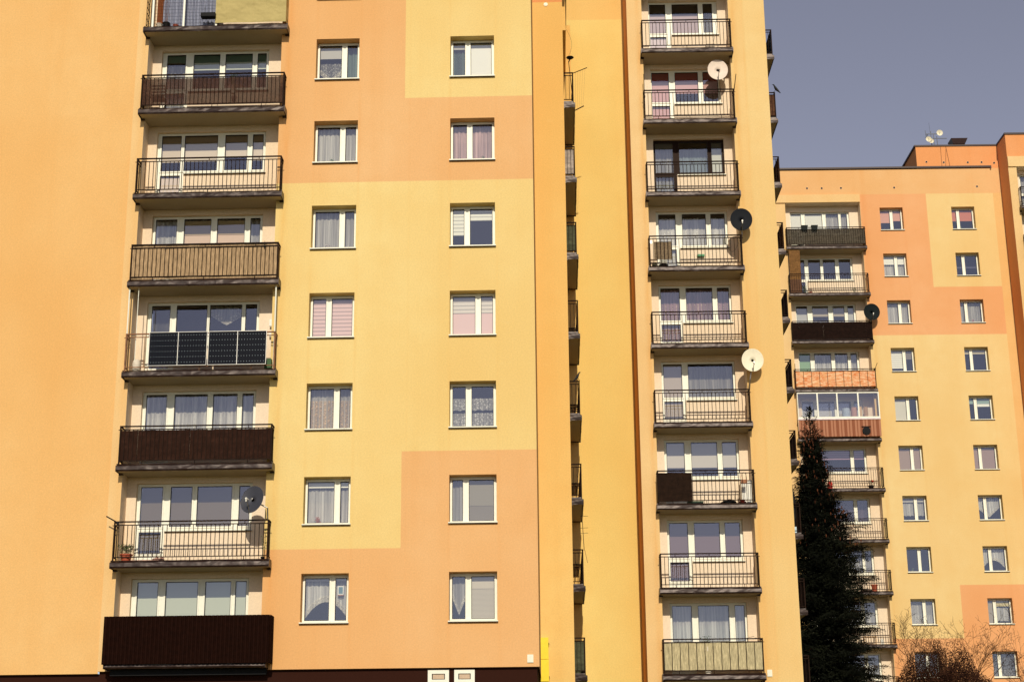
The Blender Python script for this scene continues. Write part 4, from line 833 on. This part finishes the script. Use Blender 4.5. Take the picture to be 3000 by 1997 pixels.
th = place('D', 'rooftop_antenna', 25.45, 3.0, 38.48, 'steel rooftop antenna mast with crossbar and three small pale dishes', 'antenna')
mb = MB(); mb.box(-.07, -.03, -.02, .02, 0, 2.2); mb.box(.08, .12, -.02, .02, 0, 2.05); mb.tube((-.09, 0, 2.1), (-.12, 0, 2.75), .008, 5); mb.tube((.32, 0, 0), (.28, 0, 1.85), .022, 6); mb.build('mast', plain('mast_grey', (.10, .11, .14), .5), th)
mb = MB(); mb.box(.05, .88, -.02, .02, 1.70, 1.74); mb.box(-.38, .35, -.02, .02, 2.0, 2.03); mb.tube((-.35, 0, 1.75), (-.38, 0, 2.25), .015, 6); [mb.tube((-.42+.06*i, 0, 1.75+.02*i), (-.30+.03*i, 0, 1.98), .012, 5) for i in range(3)]; mb.build('crossbar', plain('mast_grey', (.1, .1, .1)), th)
for x, z, r in ((.44, 2.02, .19), (-.26, 1.62, .17), (-.10, 1.50, .15)):
    mb = MB(); N_ = 20; ring = [[mb.p(x+math.cos(6.2832*k/N_)*r*q, -.10-.07*q*q+(.02 if q < .2 else 0), z+math.sin(6.2832*k/N_)*r*q) for k in range(N_)] for q in (.15, .5, .8, 1)]
    for a, c in zip(ring, ring[1:]):
        for k in range(N_): mb.f.append([a[k], a[(k+1) % N_], c[(k+1) % N_], c[k]]); mb.mi.append(0)
    mb.f.append(ring[0][:]); mb.mi.append(0); mb.tube((x, -.08, z), (x, -.28, z-.02), .012, 5, m=1); mb.build('small_dish', [DISHC, STL], th)
th = place('D', 'roof_ventilator', 27.55, 5.0, 38.48, 'dark flared ventilator hood on the attic roof', 'roof vent')
mb = MB(); mb.box(-.30, .30, -.25, .25, 0, 2.08); mb.build('shaft', plain('shaft', (.10, .05, .03), .8), th)
mb = MB(); a = [(-.36, -.3), (.36, -.3), (.36, .3), (-.36, .3)]; b_ = [(-.50, -.42), (.52, -.42), (.52, .42), (-.50, .42)]
for i in range(4): j = (i+1) % 4; mb.face([(a[i][0], a[i][1], 2.08), (a[j][0], a[j][1], 2.08), (b_[j][0], b_[j][1], 2.42), (b_[i][0], b_[i][1], 2.42)])
mb.face([(p[0], p[1], 2.42) for p in b_]); mb.face([(p[0], p[1], 2.08) for p in a][::-1]); mb.build('hood', CAP, th)

WFL = plain('flower_white', (.75, .70, .65), .7); LIT = plain('leaf_light', (.16, .22, .08), .6, 0, .3, .4, 30)
for b, x, z, lf, n, lab in (('A', -5.62, 23.472-5.6, WFL, 60, 'white flowering plant on the sill behind the third left window'), ('A', -5.55, 23.472-2.8, LIT, 50, 'leafy pot plant on the sill behind the second left window'), ('A', -5.70, 23.472-14.0, plain('leaf_orange', (.45, .16, .06), .7), 50, 'orange pot plant under the lace curtain of the sixth left window'),
        ('A', -.85, 23.472-2.8, LIT, 30, 'small green plant behind the pink curtain of the second right window'), ('D', 26.1, 33.233-5.6, PINK, 45, 'pink flower behind the third right window of the far block'), ('D', 21.65, 33.233-22.4, WFL, 60, 'white flowers behind a low left window of the far block'), ('D', 25.9, 33.233-0.0, LIT, 60, 'green plants under the red blind of the top right far window'), ('D', 21.6, 33.233-19.6, LIT, 30, 'green plant in the dark curtainless far window')):
    pot(b, x, .40, z+.032, .05, .06, TER, lab, n, .22, 'pot plants behind the window panes', int(x*10)+int(z*3), lf)
simple('A', 'picture', -4.98, .375, 23.472-16.8+.86, 'small pale framed picture hanging behind the lowest left window', 'picture', lambda mb: (mb.box(-.085, .085, 0, .012, 0, .25), mb.box(-.06, .06, -.003, 0, .03, .22, 1), mb.box(-.085, .085, -.004, 0, -.03, -.005, 2)), [WPL, plain('picture_teal', (.10, .22, .26), .6), WOD])
simple('D', 'cable', 25.2, -.02, 37.0, 'thin reddish cables hanging down the attic wall below the antenna', 'cable', lambda mb: (mb.tube((-.15, 0, 1.45), (-.16, 0, .1), .012, 4), mb.tube((.15, 0, 1.45), (.30, 0, .12), .012, 4), mb.tube((.15, 0, 1.2), (.05, 0, .12), .012, 4)), RUST)
simple('C', 'weather_plate', 5.06, .585, 12.35, 'small tilted wooden plate on the loggia wall of the brown mat balcony', 'plate', lambda mb: mb.face([(-.02, 0, -.22), (.06, 0, -.2), (.08, 0, .12), (.0, 0, .10)]), WOD)
simple('C', 'wall_plate', 4.99, .585, 20.95, 'grey plate on the loggia wall left of the drying rug', 'plate', lambda mb: (mb.box(-.04, .05, -.01, .01, 0, .12), mb.box(-.04, .05, -.01, .01, .2, .21)), STL)
simple('C', 'clothes_cable', 8.02, -.1, 21.0, 'thin cable drooping from the black dish to the loggia', 'cable', lambda mb: [mb.tube((-.45+.06*i, .1, -.25-.35*math.sin(math.pi*i/8)), (-.39+.06*i, .1, -.25-.35*math.sin(math.pi*(i+1)/8)), .006, 4) for i in range(8)], BLK)
simple('A', 'bottle', -8.05, -.25, 16.845, 'dark ornament hanging on the reed screened balcony rail', 'ornament', lambda mb: (mb.blob((.66, -.16, 1.02), .03, .02, .05, 8, 5), mb.tube((.66, -.16, 1.06), (.66, -.16, 1.2), .005, 4)), BLK)

# ================================================================== spruce and shrubs
def foliage_mat(name, c1, c2, sc=1.2):
    m, t = newmat(name); n = noise(t, objc(t), sc, 3, .6); finish(t, mixc(t, mrange(t, n, .35, .68, 0, 1), c1, c2), .8, spec=.12); return m
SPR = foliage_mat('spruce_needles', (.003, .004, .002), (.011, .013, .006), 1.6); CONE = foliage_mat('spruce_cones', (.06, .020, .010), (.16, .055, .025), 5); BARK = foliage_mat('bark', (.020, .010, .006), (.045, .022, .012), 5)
def spruce(x, y, ztop):
    rnd = random.Random(77); th = empty('spruce_tree', (x, y, gz(y))); tag(th, 'tall dark spruce with brown cones in its top, between the middle and the far block', 'tree')
    H = ztop-gz(y); mb = MB()
    mb.tube((0, 0, 0), (0, 0, H*.5), .20, 10, .11); mb.tube((0, 0, H*.5), (.0, 0, H*.93), .11, 8, .025); mb.tube((0, 0, H*.93), (0, 0, H), .025, 6, .006); mb.build('trunk', BARK, th)
    nb = MB()
    prof = [(0, .05), (.35, .26), (.8, .38), (1.6, .55), (2.4, .72), (3.4, .88), (4.3, 1.1), (5.0, 1.5), (5.6, 1.85), (6.6, 2.2), (8, 2.4), (9.5, 2.5), (11.5, 2.5), (13, 2.3)]
    def RR(d):
        for (a, ra), (b, rb) in zip(prof, prof[1:]):
            if a <= d <= b: return ra+(rb-ra)*(d-a)/(b-a)
        return 2.3
    def spray(p, d, L, w, dense=1):
        """a flat twig: tapering blades of needles set along both sides"""
        n = max(4, int(L/.040*dense)); side = d.cross(Vector((0, 0, 1)))
        if side.length < .1: side = Vector((1, 0, 0))
        side.normalize(); upv = side.cross(d)
        for i in range(n):
            t_ = (i+rnd.random())/n; c = p + d*(L*t_); s = 1 if i % 2 else -1
            o = (side*s*rnd.uniform(.5, 1)+upv*rnd.uniform(-.8, .4)+d*rnd.uniform(.3, .9)).normalized(); ln = w*rnd.uniform(.6, 1.2)*(1-.5*t_); q = d*rnd.uniform(.018, .034)
            nb.face([c-q, c+o*ln, c+q])
    z = .12
    while z < H-.8:
        Rz = RR(z); nbr = 6 if z < 1.2 else (8 if z < 4 else 11)
        for k in range(nbr):
            az = rnd.uniform(0, 6.283); Lb = Rz*rnd.uniform(.70, 1.05)*(1+.12*math.sin(z*5.1+az*2))
            if rnd.random() < .08: Lb *= 1.18
            el = .80-.24*z if z < 3 else .08-.04*(z-3); el = max(el, -.28)+rnd.uniform(-.12, .12)
            d = Vector((math.cos(az)*math.cos(el), math.sin(az)*math.cos(el), math.sin(el))); p0 = Vector((0, 0, H-z))
            if Lb > .5: nb.tube(p0, p0+d*Lb*.9, .02, 4, .006, m=1, caps=False)
            nt = max(2, int(Lb/.10))
            for i in range(nt):
                t_ = (i+.6)/nt; c = p0+d*Lb*t_; c.z += .14*Lb*t_*t_*(1 if z > 3 else .3)
                for s in (-1, 1):
                    a2 = az+s*rnd.uniform(.45, 1.0); dd = Vector((math.cos(a2), math.sin(a2), el*.6+rnd.uniform(-.5, .05))).normalized()
                    spray(c, dd, (.20+.42*(1-t_*.6))*min(1, Rz*.8)*rnd.uniform(.7, 1.15)+.05, .105 if z > 1.5 else .06)
                if rnd.random() < .5: spray(c, Vector((rnd.uniform(-.4, .4), rnd.uniform(-.4, .4), -1)).normalized(), .30*min(1, Rz), .10)
            spray(p0+d*Lb*.78+Vector((0, 0, .12*Lb*.6*(1 if z > 3 else .3))), d, Lb*.2+.08, .075, 1.2)
        if .8 < z < 6.4:
            for k in range(9):
                a = rnd.uniform(0, 6.283); q = Rz*rnd.uniform(.45, 1.0); c = Vector((math.cos(a)*q, math.sin(a)*q, H-z-rnd.uniform(0, .15)))
                nb.cm = 2; nb.blob(c-Vector((0, 0, .06)), .028, .028, .075, 6, 4); nb.cm = 0
        z += .16 if z < 6 else .20
    for i in range(30000):
        z = 1.5+(H-2.3)*rnd.random()**.8; a = rnd.uniform(0, 6.283); q = RR(z)*.80*math.sqrt(rnd.random())*(.85+.15*math.sin(z*5.1+a*2)); c = Vector((math.cos(a)*q, math.sin(a)*q, H-z-.25*q))
        u = Vector((rnd.uniform(-1, 1), rnd.uniform(-1, 1), rnd.uniform(-.6, .3))).normalized(); w = u.orthogonal().normalized()*.035; nb.face([c-w, c+u*.17, c+w])
    spray(Vector((0, 0, H-.5)), Vector((0, 0, 1)), .5, .05, 1.5)
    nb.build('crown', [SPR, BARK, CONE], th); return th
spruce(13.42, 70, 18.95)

def shrub(x, y, h, rad, label, seed, n0=14, mat=None, grp='bare shrubs in front of the far block'):
    rnd = random.Random(seed); th = empty('bare_shrub', (x, y, gz(y))); tag(th, label, 'shrub', grp); mb = MB(); tw = MB()
    def grow(p, d, L, r, lev):
        n = 6 if lev < 2 else 4; q = p; bend = Vector((rnd.uniform(-1, 1), rnd.uniform(-1, 1), rnd.uniform(-.2, .5)))*.16
        for i in range(n):
            d = (d+bend+Vector((rnd.uniform(-1, 1), rnd.uniform(-1, 1), rnd.uniform(-1, 1)))*.16).normalized(); p2 = q+d*(L/n); r2 = max(.0045, r*.85)
            (mb if lev < 2 else tw).tube(q, p2, r, 5 if lev < 2 else 3, r2, caps=False); q = p2; r = r2
            if lev < 4 and i >= (2 if lev == 0 else 0) and rnd.random() < (.95 if lev < 2 else .48):
                a = Vector((rnd.uniform(-1, 1), rnd.uniform(-1, 1), rnd.uniform(-.3, .9))).normalized(); nd_ = (d*.6+a*.9).normalized()
                grow(q, nd_, L*rnd.uniform(.38, .62), r*.66, lev+1)
    for k in range(n0):
        a = 6.283*k/n0+rnd.uniform(-.4, .4); s = rnd.uniform(.35, 1)*rad; d = Vector((math.cos(a)*s, math.sin(a)*s, h*.62)).normalized()
        grow(Vector((math.cos(a)*.12*rad, math.sin(a)*.12*rad, 0)), d, h*rnd.uniform(.75, .98), .026, 0)
    mb.build('stem', BARK, th); tw.build('twigs', mat or BARK, th); return th
TWG = foliage_mat('twig_brown', (.022, .009, .004), (.055, .022, .010), 4)
shrub(15.65, 62, 2.75, 1.2, 'bare twiggy shrub nearest the spruce, in front of the far block', 3, 7, TWG)
shrub(17.2, 61.5, 2.8, 1.2, 'bare spreading shrub in front of the lowest window of the far block', 5, 7, TWG)
shrub(19.8, 61, 2.0, 1.2, 'bare shrub cut off by the right edge of the picture', 7, 6, TWG)
# dense brown clump low between the shrubs
rnd = random.Random(6); th = empty('brown_bush', (15.9, 60, gz(60))); tag(th, 'dense reddish brown bush with withered leaves at the foot of the bare shrubs', 'bush'); mb = MB(); sb = MB()
for i in range(30000):
    a = rnd.uniform(0, 6.283); q = 1.9*math.sqrt(rnd.random()); hh = 2.75*(1-(q/2.2)**2)*(.8+.2*math.sin(a*3+q*4)); c = Vector((math.cos(a)*q*1.1, math.sin(a)*q*.6, rnd.uniform(.25, 1)**.6*hh))
    u = Vector((rnd.uniform(-1, 1), rnd.uniform(-1, 1), rnd.uniform(-1, 1))).normalized()*.036; v = u.orthogonal().normalized()*.016; mb.face([c-u, c-v, c+u, c+v])
for i in range(160): a = rnd.uniform(0, 6.283); q = rnd.uniform(.2, 1.3); sb.tube((q*.2*math.cos(a), q*.2*math.sin(a), 0), (q*math.cos(a), q*.6*math.sin(a), 1.6+rnd.uniform(-.2, .5)), .012, 4, .005)
mb.build('foliage', foliage_mat('withered', (.020, .007, .004), (.060, .022, .010), 3), th); sb.build('stem', BARK, th)
